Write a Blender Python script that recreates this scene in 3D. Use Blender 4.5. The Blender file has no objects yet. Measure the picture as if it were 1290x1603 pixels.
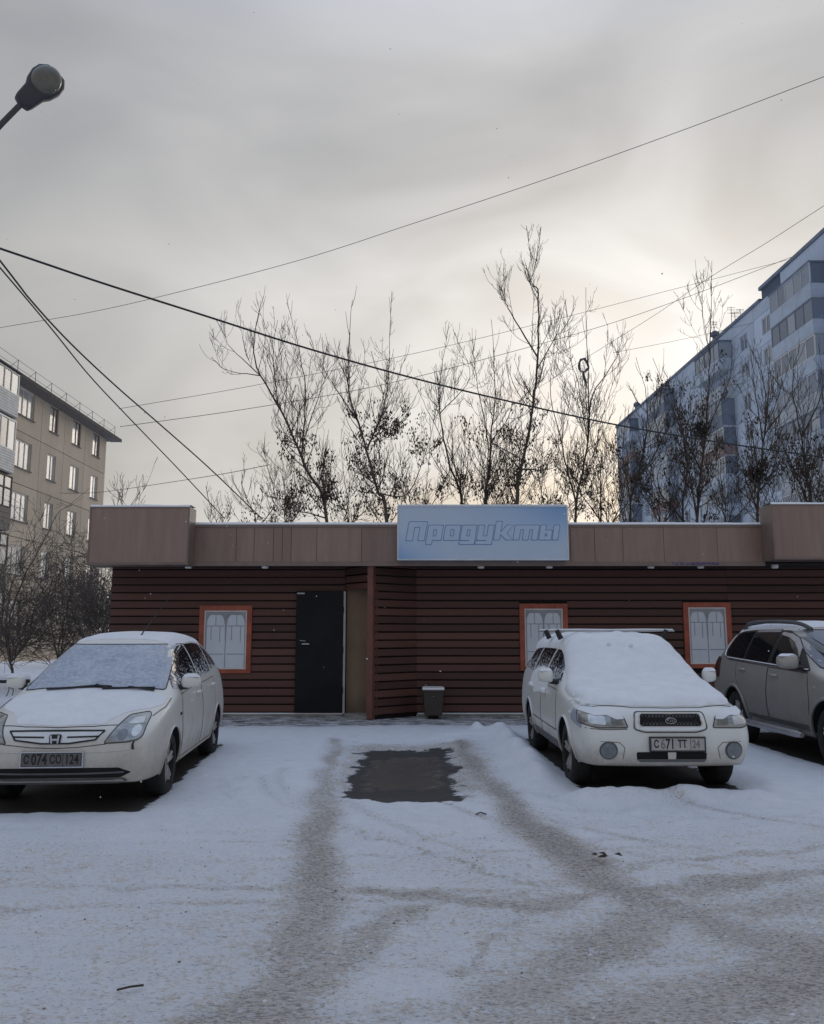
import bpy, bmesh, math, random
import numpy as np
from mathutils import Vector, Matrix, noise as mnoise
from mathutils.bvhtree import BVHTree
from mathutils.geometry import delaunay_2d_cdt

random.seed(7)
rad = math.radians
scene = bpy.context.scene
COL = scene.collection

# ------------------------------------------------------------------ camera
FPX, CX, CY, CAMZ = 1290.0, 645.0, 801.5, 1.58
PITCH = math.atan(188.5 / 1290.0)
cam_data = bpy.data.cameras.new('camera')
cam_data.sensor_fit = 'HORIZONTAL'
cam_data.sensor_width = 36.0
cam_data.lens = 36.0 * FPX / 1290.0
cam_data.clip_start = 0.05
cam_data.clip_end = 3000.0
cam = bpy.data.objects.new('camera', cam_data)
cam.location = (0, 0, CAMZ)
cam.rotation_euler = (rad(90) + PITCH, 0, 0)
COL.objects.link(cam)
scene.camera = cam

# ------------------------------------------------------------------ sky
SUN_AZ, SUN_EL = rad(16), rad(15)
SUN_DIR = Vector((math.sin(SUN_AZ) * math.cos(SUN_EL), math.cos(SUN_AZ) * math.cos(SUN_EL), math.sin(SUN_EL)))
world = bpy.data.worlds.new('World')
scene.world = world
world.use_nodes = True
wt = world.node_tree
wt.nodes.clear()


def wn(kind, **kw):
    n = wt.nodes.new(kind)
    for k, v in kw.items():
        setattr(n, k, v)
    return n


def wl(a, b):
    wt.links.new(a, b)


def wmath(op, a, b=None, c=None):
    n = wn('ShaderNodeMath', operation=op)
    for i, v in enumerate((a, b, c)):
        if v is None:
            continue
        if isinstance(v, (int, float)):
            n.inputs[i].default_value = v
        else:
            wl(v, n.inputs[i])
    return n.outputs[0]


w_out = wn('ShaderNodeOutputWorld')
w_tc = wn('ShaderNodeTexCoord')
w_sky = wn('ShaderNodeTexSky')
w_sky.sky_type = 'NISHITA'
w_sky.sun_disc = False
w_sky.sun_elevation = SUN_EL
w_sky.sun_rotation = SUN_AZ
w_sky.air_density = 1.5
w_sky.dust_density = 2.0
w_bg1 = wn('ShaderNodeBackground')
w_bg1.inputs['Strength'].default_value = 0.06
wl(w_sky.outputs[0], w_bg1.inputs[0])
w_sep = wn('ShaderNodeSeparateXYZ')
wl(w_tc.outputs['Generated'], w_sep.inputs[0])
# cloud deck: colour by elevation
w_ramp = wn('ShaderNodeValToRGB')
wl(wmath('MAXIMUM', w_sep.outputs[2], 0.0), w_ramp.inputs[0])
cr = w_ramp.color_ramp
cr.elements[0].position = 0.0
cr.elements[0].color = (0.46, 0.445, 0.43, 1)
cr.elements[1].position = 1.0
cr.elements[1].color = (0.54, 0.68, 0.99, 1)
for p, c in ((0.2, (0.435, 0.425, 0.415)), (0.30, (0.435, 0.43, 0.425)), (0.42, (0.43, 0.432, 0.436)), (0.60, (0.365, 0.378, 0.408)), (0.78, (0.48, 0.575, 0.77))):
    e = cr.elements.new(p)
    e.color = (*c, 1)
# projected cloud coordinates: direction / (z + k) so that clouds flatten out towards the horizon
w_den = wmath('ADD', wmath('MAXIMUM', w_sep.outputs[2], 0.0), 0.5)
w_comb = wn('ShaderNodeCombineXYZ')
wl(wmath('DIVIDE', w_sep.outputs[0], w_den), w_comb.inputs[0])
wl(wmath('DIVIDE', w_sep.outputs[1], w_den), w_comb.inputs[1])
w_rot = wn('ShaderNodeMapping')
w_rot.inputs['Rotation'].default_value = (0, 0, rad(-35))
w_rot.inputs['Scale'].default_value = (0.85, 1.35, 1.0)
w_rot.inputs['Location'].default_value = (2.7, 0.9, 0.4)
wl(w_comb.outputs[0], w_rot.inputs[0])
w_n1 = wn('ShaderNodeTexNoise')
w_n1.inputs['Scale'].default_value = 3.4
w_n1.inputs['Detail'].default_value = 7
w_n1.inputs['Roughness'].default_value = 0.42
w_n1.inputs['Distortion'].default_value = 0.6
wl(w_rot.outputs[0], w_n1.inputs[0])
# sun glow behind the cloud
w_dot = wn('ShaderNodeVectorMath', operation='DOT_PRODUCT')
w_nrm = wn('ShaderNodeVectorMath', operation='NORMALIZE')
wl(w_tc.outputs['Generated'], w_nrm.inputs[0])
wl(w_nrm.outputs[0], w_dot.inputs[0])
w_dot.inputs[1].default_value = SUN_DIR
w_pos = wmath('MAXIMUM', w_dot.outputs['Value'], 0.0)
w_glow = wmath('POWER', w_pos, 7.0)
w_core = wmath('POWER', w_pos, 40.0)
w_g = wmath('ADD', wmath('ADD', wmath('MULTIPLY', w_glow, 0.18), wmath('MULTIPLY', w_core, 0.08)), wmath('MULTIPLY', wmath('POWER', w_pos, 4.0), 0.22))
# clouds vary more strongly on the sun's side where they thin out
w_var = wmath('MULTIPLY', wmath('SUBTRACT', w_n1.outputs[0], 0.475), wmath('ADD', 0.13, wmath('MULTIPLY', w_glow, 1.05)))
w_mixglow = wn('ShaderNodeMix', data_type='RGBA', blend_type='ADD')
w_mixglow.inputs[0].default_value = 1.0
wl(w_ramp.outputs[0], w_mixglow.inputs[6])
w_gcol = wn('ShaderNodeVectorMath', operation='SCALE')
w_gcol.inputs[0].default_value = (1.0, 0.945, 0.875)
wl(wmath('ADD', w_g, w_var), w_gcol.inputs['Scale'])
wl(w_gcol.outputs[0], w_mixglow.inputs[7])
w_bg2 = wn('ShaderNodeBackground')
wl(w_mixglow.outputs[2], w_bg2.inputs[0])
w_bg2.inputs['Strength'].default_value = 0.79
w_mix = wn('ShaderNodeMixShader')
# thin spots let a little of the blue sky through
w_thin = wn('ShaderNodeMapRange')
w_thin.inputs['From Min'].default_value = 0.35
w_thin.inputs['From Max'].default_value = 0.6
w_thin.inputs['To Min'].default_value = 0.86
w_thin.inputs['To Max'].default_value = 0.97
wl(w_n1.outputs[0], w_thin.inputs['Value'])
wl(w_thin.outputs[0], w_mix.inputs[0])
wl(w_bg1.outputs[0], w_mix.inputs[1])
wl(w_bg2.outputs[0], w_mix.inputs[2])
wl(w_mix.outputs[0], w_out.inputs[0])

# ------------------------------------------------------------------ sun (veiled by cloud, low behind the shop)
sun_data = bpy.data.lights.new('sun', 'SUN')
sun_data.energy = 0.5
sun_data.angle = rad(25)
sun_data.color = (1.0, 0.9, 0.78)
sun = bpy.data.objects.new('sun', sun_data)
sun.rotation_euler = SUN_DIR.to_track_quat('Z', 'Y').to_euler()
sun.location = SUN_DIR * 200
COL.objects.link(sun)

scene.view_settings.view_transform = 'Standard'
scene.view_settings.look = 'None'
scene.view_settings.exposure = 0.2
scene.view_settings.gamma = 1.0
scene.view_settings.use_curve_mapping = False


# ------------------------------------------------------------------ places measured in the photograph -> points in the world
def ray(px, py):
    u, v = (px - CX) / FPX, (CY - py) / FPX
    c, s = math.cos(PITCH), math.sin(PITCH)
    return Vector((u, c - v * s, s + v * c))


def at(px, py, Y):
    d = ray(px, py)
    t = Y / d.y
    return Vector((d.x * t, Y, CAMZ + d.z * t))


def gnd(px, py, z=0.0):
    d = ray(px, py)
    t = (z - CAMZ) / d.z
    return Vector((d.x * t, d.y * t, z))


def atx(px, py, X):
    d = ray(px, py)
    t = X / d.x
    return Vector((X, d.y * t, CAMZ + d.z * t))


# ------------------------------------------------------------------ materials
MATS = {}


class NT:
    def __init__(self, name):
        self.m = bpy.data.materials.new(name)
        self.m.use_nodes = True
        self.t = self.m.node_tree
        self.b = self.t.nodes['Principled BSDF']
        self.out = self.t.nodes['Material Output']
        self.tc = None

    def n(self, kind, **kw):
        x = self.t.nodes.new(kind)
        for k, v in kw.items():
            setattr(x, k, v)
        return x

    def l(self, a, b):
        self.t.links.new(a, b)

    def coord(self, which='Object'):
        if self.tc is None:
            self.tc = self.n('ShaderNodeTexCoord')
        return self.tc.outputs[which]

    def noise(self, scale, detail=4, rough=0.55, vec=None, stretch=None, dist=0.0):
        x = self.n('ShaderNodeTexNoise')
        x.inputs['Scale'].default_value = scale
        x.inputs['Detail'].default_value = detail
        x.inputs['Roughness'].default_value = rough
        x.inputs['Distortion'].default_value = dist
        v = vec or self.coord()
        if stretch:
            mp = self.n('ShaderNodeMapping')
            mp.inputs['Scale'].default_value = stretch
            self.l(v, mp.inputs[0])
            v = mp.outputs[0]
        self.l(v, x.inputs['Vector'])
        return x.outputs[0]

    def voronoi(self, scale, vec=None, feature='F1', stretch=None):
        x = self.n('ShaderNodeTexVoronoi', feature=feature)
        x.inputs['Scale'].default_value = scale
        v = vec or self.coord()
        if stretch:
            mp = self.n('ShaderNodeMapping')
            mp.inputs['Scale'].default_value = stretch
            self.l(v, mp.inputs[0])
            v = mp.outputs[0]
        self.l(v, x.inputs['Vector'])
        return x.outputs['Distance']

    def ramp(self, fac, stops):
        x = self.n('ShaderNodeValToRGB')
        els = x.color_ramp.elements
        while len(els) < len(stops):
            els.new(0.5)
        for e, (p, c) in zip(els, stops):
            e.position = p
            e.color = (*c, 1) if hasattr(c, '__len__') else (c, c, c, 1)
        self.l(fac, x.inputs[0])
        return x.outputs[0]

    def rng(self, v, a, b, c=0.0, d=1.0, smooth=False):
        x = self.n('ShaderNodeMapRange')
        if smooth:
            x.interpolation_type = 'SMOOTHSTEP'
        for k, val in (('From Min', a), ('From Max', b), ('To Min', c), ('To Max', d)):
            x.inputs[k].default_value = val
        self.l(v, x.inputs['Value'])
        return x.outputs[0]

    def math(self, op, *args):
        x = self.n('ShaderNodeMath', operation=op)
        for i, v in enumerate(args):
            if isinstance(v, (int, float)):
                x.inputs[i].default_value = v
            else:
                self.l(v, x.inputs[i])
        return x.outputs[0]

    def mix(self, fac, a, b, blend='MIX'):
        x = self.n('ShaderNodeMix', data_type='RGBA', blend_type=blend)
        for i, v in ((0, fac), (6, a), (7, b)):
            if isinstance(v, (int, float)):
                x.inputs[i].default_value = v
            elif isinstance(v, tuple):
                x.inputs[i].default_value = (*v, 1)
            else:
                self.l(v, x.inputs[i])
        return x.outputs[2]

    def bump(self, h, strength=0.3, dist=0.02):
        x = self.n('ShaderNodeBump')
        x.inputs['Strength'].default_value = strength
        x.inputs['Distance'].default_value = dist
        self.l(h, x.inputs['Height'])
        self.l(x.outputs[0], self.b.inputs['Normal'])

    def attr(self, name):
        x = self.n('ShaderNodeAttribute')
        x.attribute_name = name
        return x.outputs['Fac']

    def zsep(self, which='Object'):
        x = self.n('ShaderNodeSeparateXYZ')
        self.l(self.coord(which), x.inputs[0])
        return x.outputs

    def set(self, color=None, rough=None, metal=None, spec=None, coat=None):
        b = self.b.inputs
        for key, v in (('Base Color', color), ('Roughness', rough), ('Metallic', metal), ('Specular IOR Level', spec), ('Coat Weight', coat)):
            if v is None:
                continue
            if isinstance(v, tuple):
                b[key].default_value = (*v, 1)
            elif isinstance(v, (int, float)):
                b[key].default_value = v
            else:
                self.l(v, b[key])
        return self.m


def simple(name, c, rough=0.6, metal=0.0, var=0.15, scale=3.0, bump=0.0, bscale=60, spec=None, coat=None, stretch=None):
    k = NT(name)
    n = k.noise(scale, 5, 0.6, stretch=stretch)
    lo = tuple(x * (1 - var) for x in c)
    hi = tuple(min(1, x * (1 + var)) for x in c)
    colr = k.ramp(n, [(0.3, lo), (0.7, hi)])
    if bump:
        k.bump(k.noise(bscale, 4, 0.6), bump, 0.01)
    m = k.set(colr, rough, metal, spec, coat)
    MATS[name] = m
    return m


# snow lying on things
k = NT('snow')
k.bump(k.math('ADD', k.noise(22, 6, 0.65), k.math('MULTIPLY', k.noise(4, 3), 1.5)), 0.35, 0.03)
MATS['snow'] = k.set(k.ramp(k.noise(6, 6, 0.6), [(0.3, (0.78, 0.81, 0.855)), (0.7, (0.88, 0.895, 0.915))]), 0.75)
k.b.inputs['Subsurface Weight'].default_value = 0.0

# ground: packed snow, sand and grit dragged in by tyres, bare asphalt
k = NT('snow_ground')
dirt = k.attr('dirt')
asp = k.attr('asphalt')
wet = k.attr('wet')
n_big = k.noise(0.9, 5, 0.6)
n_mid = k.noise(7, 6, 0.65)
n_fine = k.noise(30, 6, 0.75)
n_grit = k.noise(85, 4, 0.75)
n_str = k.noise(9, 5, 0.7, stretch=(0.35, 1.6, 1))
clean = k.ramp(n_mid, [(0.25, (0.74, 0.77, 0.82)), (0.75, (0.86, 0.875, 0.90))])
dirtc = k.ramp(n_grit, [(0.30, (0.52, 0.47, 0.425)), (0.70, (0.80, 0.745, 0.69))])
# grit covers more the dirtier the place
d1 = k.math('ADD', k.math('MULTIPLY', dirt, 0.80), k.math('MULTIPLY', k.math('SUBTRACT', n_fine, 0.5), 1.9))
d1 = k.math('ADD', d1, k.math('MULTIPLY', k.math('SUBTRACT', n_mid, 0.5), 1.0))
d1 = k.math('ADD', d1, k.math('MULTIPLY', k.math('SUBTRACT', n_str, 0.5), 0.7))
dm = k.rng(d1, 0.31, 0.62, 0.0, 0.88, True)
col = k.mix(dm, clean, dirtc)
# dark specks of gravel and ice in the dirty parts
n_sp = k.noise(60, 5, 0.8, stretch=(0.55, 1.3, 1))
sp = k.math('ADD', k.math('MULTIPLY', dirt, 0.15), n_sp)
spm = k.rng(sp, 0.61, 0.70, 0.0, 0.75, True)
col = k.mix(spm, col, (0.20, 0.18, 0.16))
sp2 = k.rng(n_grit, 0.30, 0.24, 0.0, 0.5, True)
col = k.mix(sp2, col, (0.80, 0.81, 0.83))
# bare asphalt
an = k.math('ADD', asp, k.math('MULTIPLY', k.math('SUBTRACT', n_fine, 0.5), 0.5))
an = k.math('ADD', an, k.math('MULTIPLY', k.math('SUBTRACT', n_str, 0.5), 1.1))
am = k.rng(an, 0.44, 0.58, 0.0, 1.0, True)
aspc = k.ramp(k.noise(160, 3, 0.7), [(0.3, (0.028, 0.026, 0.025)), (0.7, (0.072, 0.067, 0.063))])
aspc = k.mix(k.rng(wet, 0.3, 0.9, 0.0, 0.75), aspc, (0.15, 0.134, 0.118))  # wet middle gets a lighter brown: the fascia's reflection put into the colour
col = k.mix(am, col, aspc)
hb = k.math('ADD', k.math('MULTIPLY', n_fine, 0.6), k.math('MULTIPLY', n_grit, 0.35))
hb = k.math('ADD', hb, k.math('MULTIPLY', n_mid, 1.2))
hb = k.math('MULTIPLY', hb, k.math('ADD', 0.5, dirt))
hb = k.math('MULTIPLY', hb, k.math('SUBTRACT', 1.0, k.math('MULTIPLY', k.math('MULTIPLY', am, k.rng(wet, 0.2, 0.8)), 0.85)))
k.bump(hb, 0.8, 0.04)
rg = k.mix(am, (0.7, 0.7, 0.7), k.mix(k.rng(wet, 0.3, 0.9), (0.6, 0.6, 0.6), (0.16, 0.16, 0.16)))
MATS['snow_ground'] = k.set(col, rg)

# shop
k = NT('brown_board')
gr = k.noise(6, 6, 0.65, stretch=(0.25, 2.0, 9.0))
inf = k.n('ShaderNodeObjectInfo')
rndv = k.rng(inf.outputs['Random'], 0, 1, 0.62, 1.3)
bc = k.ramp(gr, [(0.25, (0.070, 0.0285, 0.022)), (0.75, (0.116, 0.0465, 0.0355))])
sc_ = k.n('ShaderNodeVectorMath', operation='SCALE')
k.l(bc, sc_.inputs[0])
k.l(rndv, sc_.inputs['Scale'])
k.bump(gr, 0.25, 0.004)
MATS['brown_board'] = k.set(sc_.outputs[0], 0.6)
simple('wall_backing', (0.010, 0.007, 0.007), 0.9)
simple('red_brown_post', (0.16, 0.062, 0.045), 0.55, var=0.2, scale=4, bump=0.1)
k = NT('fascia_metal')
st = k.noise(2.2, 6, 0.65, stretch=(3.0, 3.0, 0.35))
inf = k.n('ShaderNodeObjectInfo')
rndv = k.rng(inf.outputs['Random'], 0, 1, 0.86, 1.1)
fc = k.ramp(st, [(0.25, (0.222, 0.148, 0.118)), (0.55, (0.270, 0.185, 0.150)), (0.8, (0.315, 0.228, 0.190))])
sc_ = k.n('ShaderNodeVectorMath', operation='SCALE')
k.l(fc, sc_.inputs[0])
k.l(rndv, sc_.inputs['Scale'])
k.bump(k.noise(1.6, 3), 0.12, 0.05)
MATS['fascia_metal'] = k.set(sc_.outputs[0], 0.42)
simple('fascia_trim', (0.20, 0.145, 0.122), 0.45, var=0.15)
simple('soffit', (0.035, 0.028, 0.027), 0.8)
simple('door_black', (0.008, 0.009, 0.012), 0.5, var=0.35, scale=2.5, bump=0.05, spec=0.22)
simple('pale_metal', (0.55, 0.55, 0.55), 0.35, metal=0.6)
simple('grey_edge', (0.42, 0.41, 0.41), 0.5)
k = NT('beige_wall')
bw = k.noise(2.5, 5, 0.6, stretch=(1, 1, 0.5))
zz = k.zsep()[2]
cbe = k.ramp(bw, [(0.25, (0.20, 0.135, 0.09)), (0.75, (0.30, 0.21, 0.145))])
grime = k.rng(k.math('ADD', zz, k.math('MULTIPLY', bw, 0.6)), 0.3, 0.9, 0.65, 0.0, True)
MATS['beige_wall'] = k.set(k.mix(grime, cbe, (0.10, 0.085, 0.07)), 0.8)
simple('orange_frame', (0.34, 0.082, 0.046), 0.55, var=0.3, scale=5)
simple('white_profile', (0.72, 0.70, 0.68), 0.45)
simple('shutter_panel', (0.66, 0.715, 0.79), 0.5, var=0.06, scale=2)
simple('arch_grey', (0.33, 0.335, 0.365), 0.55, var=0.12)
simple('grille_line', (0.24, 0.28, 0.34), 0.5)
simple('roof_felt', (0.05, 0.05, 0.05), 0.9)
simple('lamp_white', (0.75, 0.74, 0.72), 0.4)
simple('bin_brown', (0.050, 0.042, 0.036), 0.5, var=0.25)
simple('grit', (0.24, 0.215, 0.19), 0.9, var=0.4, scale=40)
simple('concrete', (0.33, 0.32, 0.31), 0.85, var=0.2, scale=6, bump=0.3)
simple('blue_marker', (0.06, 0.045, 0.30), 0.6)
# sign print
k = NT('sign_print')
so = k.zsep()
gx = k.rng(so[0], -1.65, 1.65)
gz = k.rng(so[2], -0.53, 0.53)
corner1 = k.math('MULTIPLY', k.rng(gx, 0.3, 1.0), k.rng(gz, 0.25, 1.0))
corner2 = k.math('MULTIPLY', k.rng(gx, 0.32, 0.0), k.rng(gz, 0.55, 0.0))
f_ = k.math('MINIMUM', k.math('ADD', k.math('MULTIPLY', corner1, 0.9), k.math('MULTIPLY', corner2, 1.0)), 1.0)
f_ = k.math('ADD', f_, k.math('MULTIPLY', k.math('SUBTRACT', k.noise(1.3, 4), 0.5), 0.35))
MATS['sign_print'] = k.set(k.ramp(f_, [(0.0, (0.50, 0.60, 0.74)), (0.35, (0.40, 0.54, 0.74)), (1.0, (0.13, 0.32, 0.62))]), 0.35)
simple('letter_fill', (0.47, 0.585, 0.745), 0.4, var=0.04)
simple('letter_outline', (0.11, 0.22, 0.46), 0.4, var=0.1)
simple('sign_frame', (0.62, 0.66, 0.72), 0.4)

# apartment blocks
k = NT('grey_panel_wall')
g1 = k.noise(0.35, 6, 0.65)
g2 = k.noise(1.2, 5, 0.7, stretch=(1, 1, 0.25))
gc = k.ramp(k.math('ADD', k.math('MULTIPLY', g1, 0.5), k.math('MULTIPLY', g2, 0.5)), [(0.3, (0.43, 0.35, 0.26)), (0.55, (0.525, 0.435, 0.335)), (0.75, (0.585, 0.495, 0.39))])
inf = k.n('ShaderNodeObjectInfo')
sc_ = k.n('ShaderNodeVectorMath', operation='SCALE')
k.l(gc, sc_.inputs[0])
k.l(k.rng(inf.outputs['Random'], 0, 1, 0.9, 1.1), sc_.inputs['Scale'])
k.bump(k.noise(25, 4), 0.2, 0.02)
MATS['grey_panel_wall'] = k.set(sc_.outputs[0], 0.85)
k = NT('blue_panel_wall')
g1 = k.noise(0.3, 6, 0.65)
g2 = k.noise(0.9, 5, 0.7, stretch=(1, 1, 0.25))
gc = k.ramp(k.math('ADD', k.math('MULTIPLY', g1, 0.5), k.math('MULTIPLY', g2, 0.5)), [(0.3, (0.41, 0.49, 0.61)), (0.55, (0.51, 0.59, 0.715)), (0.75, (0.59, 0.665, 0.775))])
inf = k.n('ShaderNodeObjectInfo')
sc_ = k.n('ShaderNodeVectorMath', operation='SCALE')
k.l(gc, sc_.inputs[0])
k.l(k.rng(inf.outputs['Random'], 0, 1, 0.85, 1.12), sc_.inputs['Scale'])
MATS['blue_panel_wall'] = k.set(sc_.outputs[0], 0.85)
simple('seam_dark', (0.09, 0.085, 0.08), 0.9)
simple('seam_blue', (0.10, 0.13, 0.18), 0.9)
simple('white_siding', (0.55, 0.545, 0.52), 0.6)
simple('dark_wood', (0.035, 0.022, 0.018), 0.7)
simple('dark_sheet', (0.04, 0.04, 0.042), 0.6)
simple('roof_slate', (0.045, 0.042, 0.042), 0.8, var=0.3)
simple('eave_board', (0.16, 0.15, 0.145), 0.8)
simple('window_white', (0.62, 0.60, 0.57), 0.45)
simple('window_brown', (0.16, 0.10, 0.075), 0.5)
simple('balcony_pale', (0.43, 0.50, 0.60), 0.75, var=0.15, scale=1)
simple('balcony_grey', (0.42, 0.455, 0.50), 0.75, var=0.2, scale=1)
simple('balcony_rust', (0.25, 0.19, 0.19), 0.75, var=0.25, scale=1)
simple('balcony_dark', (0.17, 0.205, 0.27), 0.75, var=0.25, scale=1)
k = NT('window_glass')
k.bump(k.noise(0.8, 2), 0.06, 0.05)
inf = k.n('ShaderNodeObjectInfo')
gcol = k.ramp(inf.outputs['Random'], [(0.0, (0.14, 0.175, 0.23)), (0.6, (0.22, 0.26, 0.325)), (1.0, (0.37, 0.41, 0.46))])
MATS['window_glass'] = k.set(gcol, 0.06, 0.0, 0.5)
k = NT('curtained_glass')
inf = k.n('ShaderNodeObjectInfo')
gcol = k.ramp(inf.outputs['Random'], [(0.0, (0.48, 0.46, 0.42)), (0.75, (0.68, 0.66, 0.61)), (0.9, (0.25, 0.235, 0.21)), (1.0, (0.12, 0.11, 0.10))])
fold = k.noise(5, 3, 0.5, stretch=(4, 4, 0.3))
MATS['curtained_glass'] = k.set(k.mix(k.rng(fold, 0.3, 0.7, 0.0, 0.35), gcol, (0.25, 0.24, 0.22)), 0.12, 0.0, 0.5)

# plants
simple('bark', (0.080, 0.064, 0.052), 0.9, var=0.35, scale=8, bump=0.5, bscale=40)
simple('twig', (0.074, 0.056, 0.045), 0.9, var=0.3, scale=3)
simple('bush_twig', (0.125, 0.105, 0.092), 0.9, var=0.3, scale=3)
simple('dry_seeds', (0.062, 0.042, 0.028), 0.9, var=0.4, scale=6)
simple('bird_nest', (0.045, 0.036, 0.03), 0.95, var=0.3)
simple('cable_black', (0.012, 0.012, 0.013), 0.55)
simple('cable_grey', (0.07, 0.068, 0.066), 0.6)
simple('lamp_housing', (0.052, 0.055, 0.062), 0.45, metal=0.3, var=0.2)
simple('lamp_lens', (0.13, 0.122, 0.098), 0.22, var=0.25, scale=5)
simple('pole_metal', (0.055, 0.055, 0.06), 0.5)


# cars
def car_paint(name, c, dirtc, dirt_top, rough=0.3, metal=0.0):
    k = NT(name)
    o = k.zsep()
    nz = k.noise(2.5, 6, 0.65)
    nf = k.noise(30, 4, 0.7)
    h = k.math('ADD', o[2], k.math('MULTIPLY', k.math('SUBTRACT', nz, 0.5), 0.55))
    f = k.rng(h, dirt_top, 0.25, 0.0, 0.95, True)
    f = k.math('MULTIPLY', f, k.rng(nf, 0.25, 0.7, 0.7, 1.0))
    colr = k.mix(f, c, dirtc)
    dust = k.rng(nz, 0.35, 0.75, 0.0, 0.22)
    colr = k.mix(dust, colr, tuple(0.55 * a + 0.45 * b for a, b in zip(c, dirtc)))
    r = k.math('ADD', rough, k.math('MULTIPLY', f, 0.5))
    MATS[name] = k.set(colr, r, metal, None, 0.25)
    k.b.inputs['Coat Roughness'].default_value = 0.2


car_paint('paint_white_warm', (0.78, 0.77, 0.73), (0.33, 0.29, 0.235), 0.84)
car_paint('paint_white', (0.79, 0.80, 0.775), (0.36, 0.325, 0.27), 0.62)
car_paint('paint_silver', (0.40, 0.385, 0.36), (0.19, 0.172, 0.15), 1.05, 0.36, 0.25)
simple('primer_grey', (0.36, 0.40, 0.48), 0.6)
simple('tyre', (0.018, 0.018, 0.018), 0.85, var=0.4, scale=14, bump=0.4, bscale=50)
simple('rim_dirty', (0.38, 0.37, 0.355), 0.45, metal=0.4, var=0.35, scale=12)
simple('well_black', (0.010, 0.010, 0.010), 0.95)
simple('plastic_black', (0.016, 0.016, 0.018), 0.5)
simple('plastic_grey', (0.11, 0.11, 0.115), 0.6, var=0.2)
simple('chrome', (0.60, 0.61, 0.63), 0.18, metal=1.0, var=0.05)
simple('seam', (0.06, 0.057, 0.052), 0.9)
simple('lamp_glass', (0.30, 0.31, 0.305), 0.10, metal=0.35, var=0.35, scale=9, coat=1.0, stretch=(1, 1, 3))
simple('lamp_bright', (0.62, 0.63, 0.62), 0.15, metal=0.5, var=0.2, scale=12, coat=1.0)
simple('lamp_dark', (0.16, 0.165, 0.165), 0.12, metal=0.4, var=0.4, scale=10, coat=1.0)
simple('fog_glass', (0.17, 0.185, 0.195), 0.2, metal=0.3, var=0.3, scale=14, coat=1.0)
simple('tail_red', (0.07, 0.022, 0.022), 0.25, coat=1.0)
simple('plate_white', (0.42, 0.415, 0.40), 0.5, var=0.15, scale=12)
simple('plate_dirty', (0.125, 0.12, 0.118), 0.6, var=0.2, scale=12)
simple('plate_ink', (0.012, 0.012, 0.012), 0.6)
simple('plate_ink_faded', (0.20, 0.195, 0.185), 0.6)
simple('step_metal', (0.42, 0.41, 0.42), 0.4, metal=0.5, var=0.2)
k = NT('car_glass')
k.bump(k.noise(1.2, 2), 0.04, 0.03)
MATS['car_glass'] = k.set((0.012, 0.013, 0.016), 0.06, 0.0, 0.5)
k = NT('windscreen_grey')
MATS['windscreen_grey'] = k.set(k.ramp(k.noise(3, 4), [(0.3, (0.10, 0.12, 0.15)), (0.7, (0.16, 0.18, 0.21))]), 0.12, 0.0, 0.6, 0.5)


def snowy_glass(name, lo, hi, sc=42, zlift=1.0):
    k = NT(name)
    v1 = k.noise(sc, 3, 0.6, stretch=(1, 1, 0.7))
    v2 = k.noise(6, 4, 0.6)
    o = k.zsep()
    low = k.rng(o[2], 1.0 * zlift, 1.36 * zlift, 0.10, -0.13)
    f = k.rng(k.math('ADD', k.math('ADD', v1, k.math('MULTIPLY', k.math('SUBTRACT', v2, 0.5), 0.45)), low), lo, hi, 0.0, 1.0, True)
    k.bump(f, 0.5, 0.01)
    MATS[name] = k.set(k.mix(f, (0.012, 0.013, 0.017), (0.62, 0.64, 0.68)), k.math('ADD', 0.08, k.math('MULTIPLY', f, 0.7)))


snowy_glass('glass_snow_specks', 0.52, 0.58)
snowy_glass('glass_snow_specks_dark', 0.56, 0.62)
k = NT('frosted_screen')
f1 = k.noise(110, 4, 0.75)
f2 = k.noise(26, 6, 0.7, stretch=(0.8, 1, 1.4))
f3 = k.noise(5.0, 6, 0.7)
ff = k.math('ADD', k.math('MULTIPLY', f1, 0.55), k.math('MULTIPLY', f2, 0.45))
fr = k.ramp(ff, [(0.36, (0.24, 0.295, 0.40)), (0.50, (0.36, 0.42, 0.525)), (0.62, (0.74, 0.77, 0.82))])
fr = k.mix(k.rng(f3, 0.4, 0.72, 0.0, 0.75), fr, (0.62, 0.66, 0.72))
k.bump(ff, 0.7, 0.012)
MATS['frosted_screen'] = k.set(fr, 0.5)


# ------------------------------------------------------------------ mesh helpers
LOCAL_ROOTS = set()   # things whose parts are drawn in the thing's own coordinates


def top(o):
    while o.parent:
        o = o.parent
    return o


def empty(name, loc=(0, 0, 0), rz=0.0):
    o = bpy.data.objects.new(name, None)
    o.empty_display_size = 0.3
    o.location = loc
    o.rotation_euler = (0, 0, rz)
    COL.objects.link(o)
    return o


def tag(o, label=None, cat=None, group=None, kind=None):
    for key, v in (('label', label), ('category', cat), ('group', group), ('kind', kind)):
        if v:
            o[key] = v
    return o


def link(name, me, mat, parent=None, smooth=False, angle=35):
    if mat:
        if not me.materials:
            me.materials.append(MATS[mat])
    if smooth:
        me.polygons.foreach_set('use_smooth', [True] * len(me.polygons))
        try:
            me.set_sharp_from_angle(angle=rad(angle))
        except Exception:
            pass
    o = bpy.data.objects.new(name, me)
    if parent is not None:
        o.parent = parent
    COL.objects.link(o)
    return o


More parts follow.
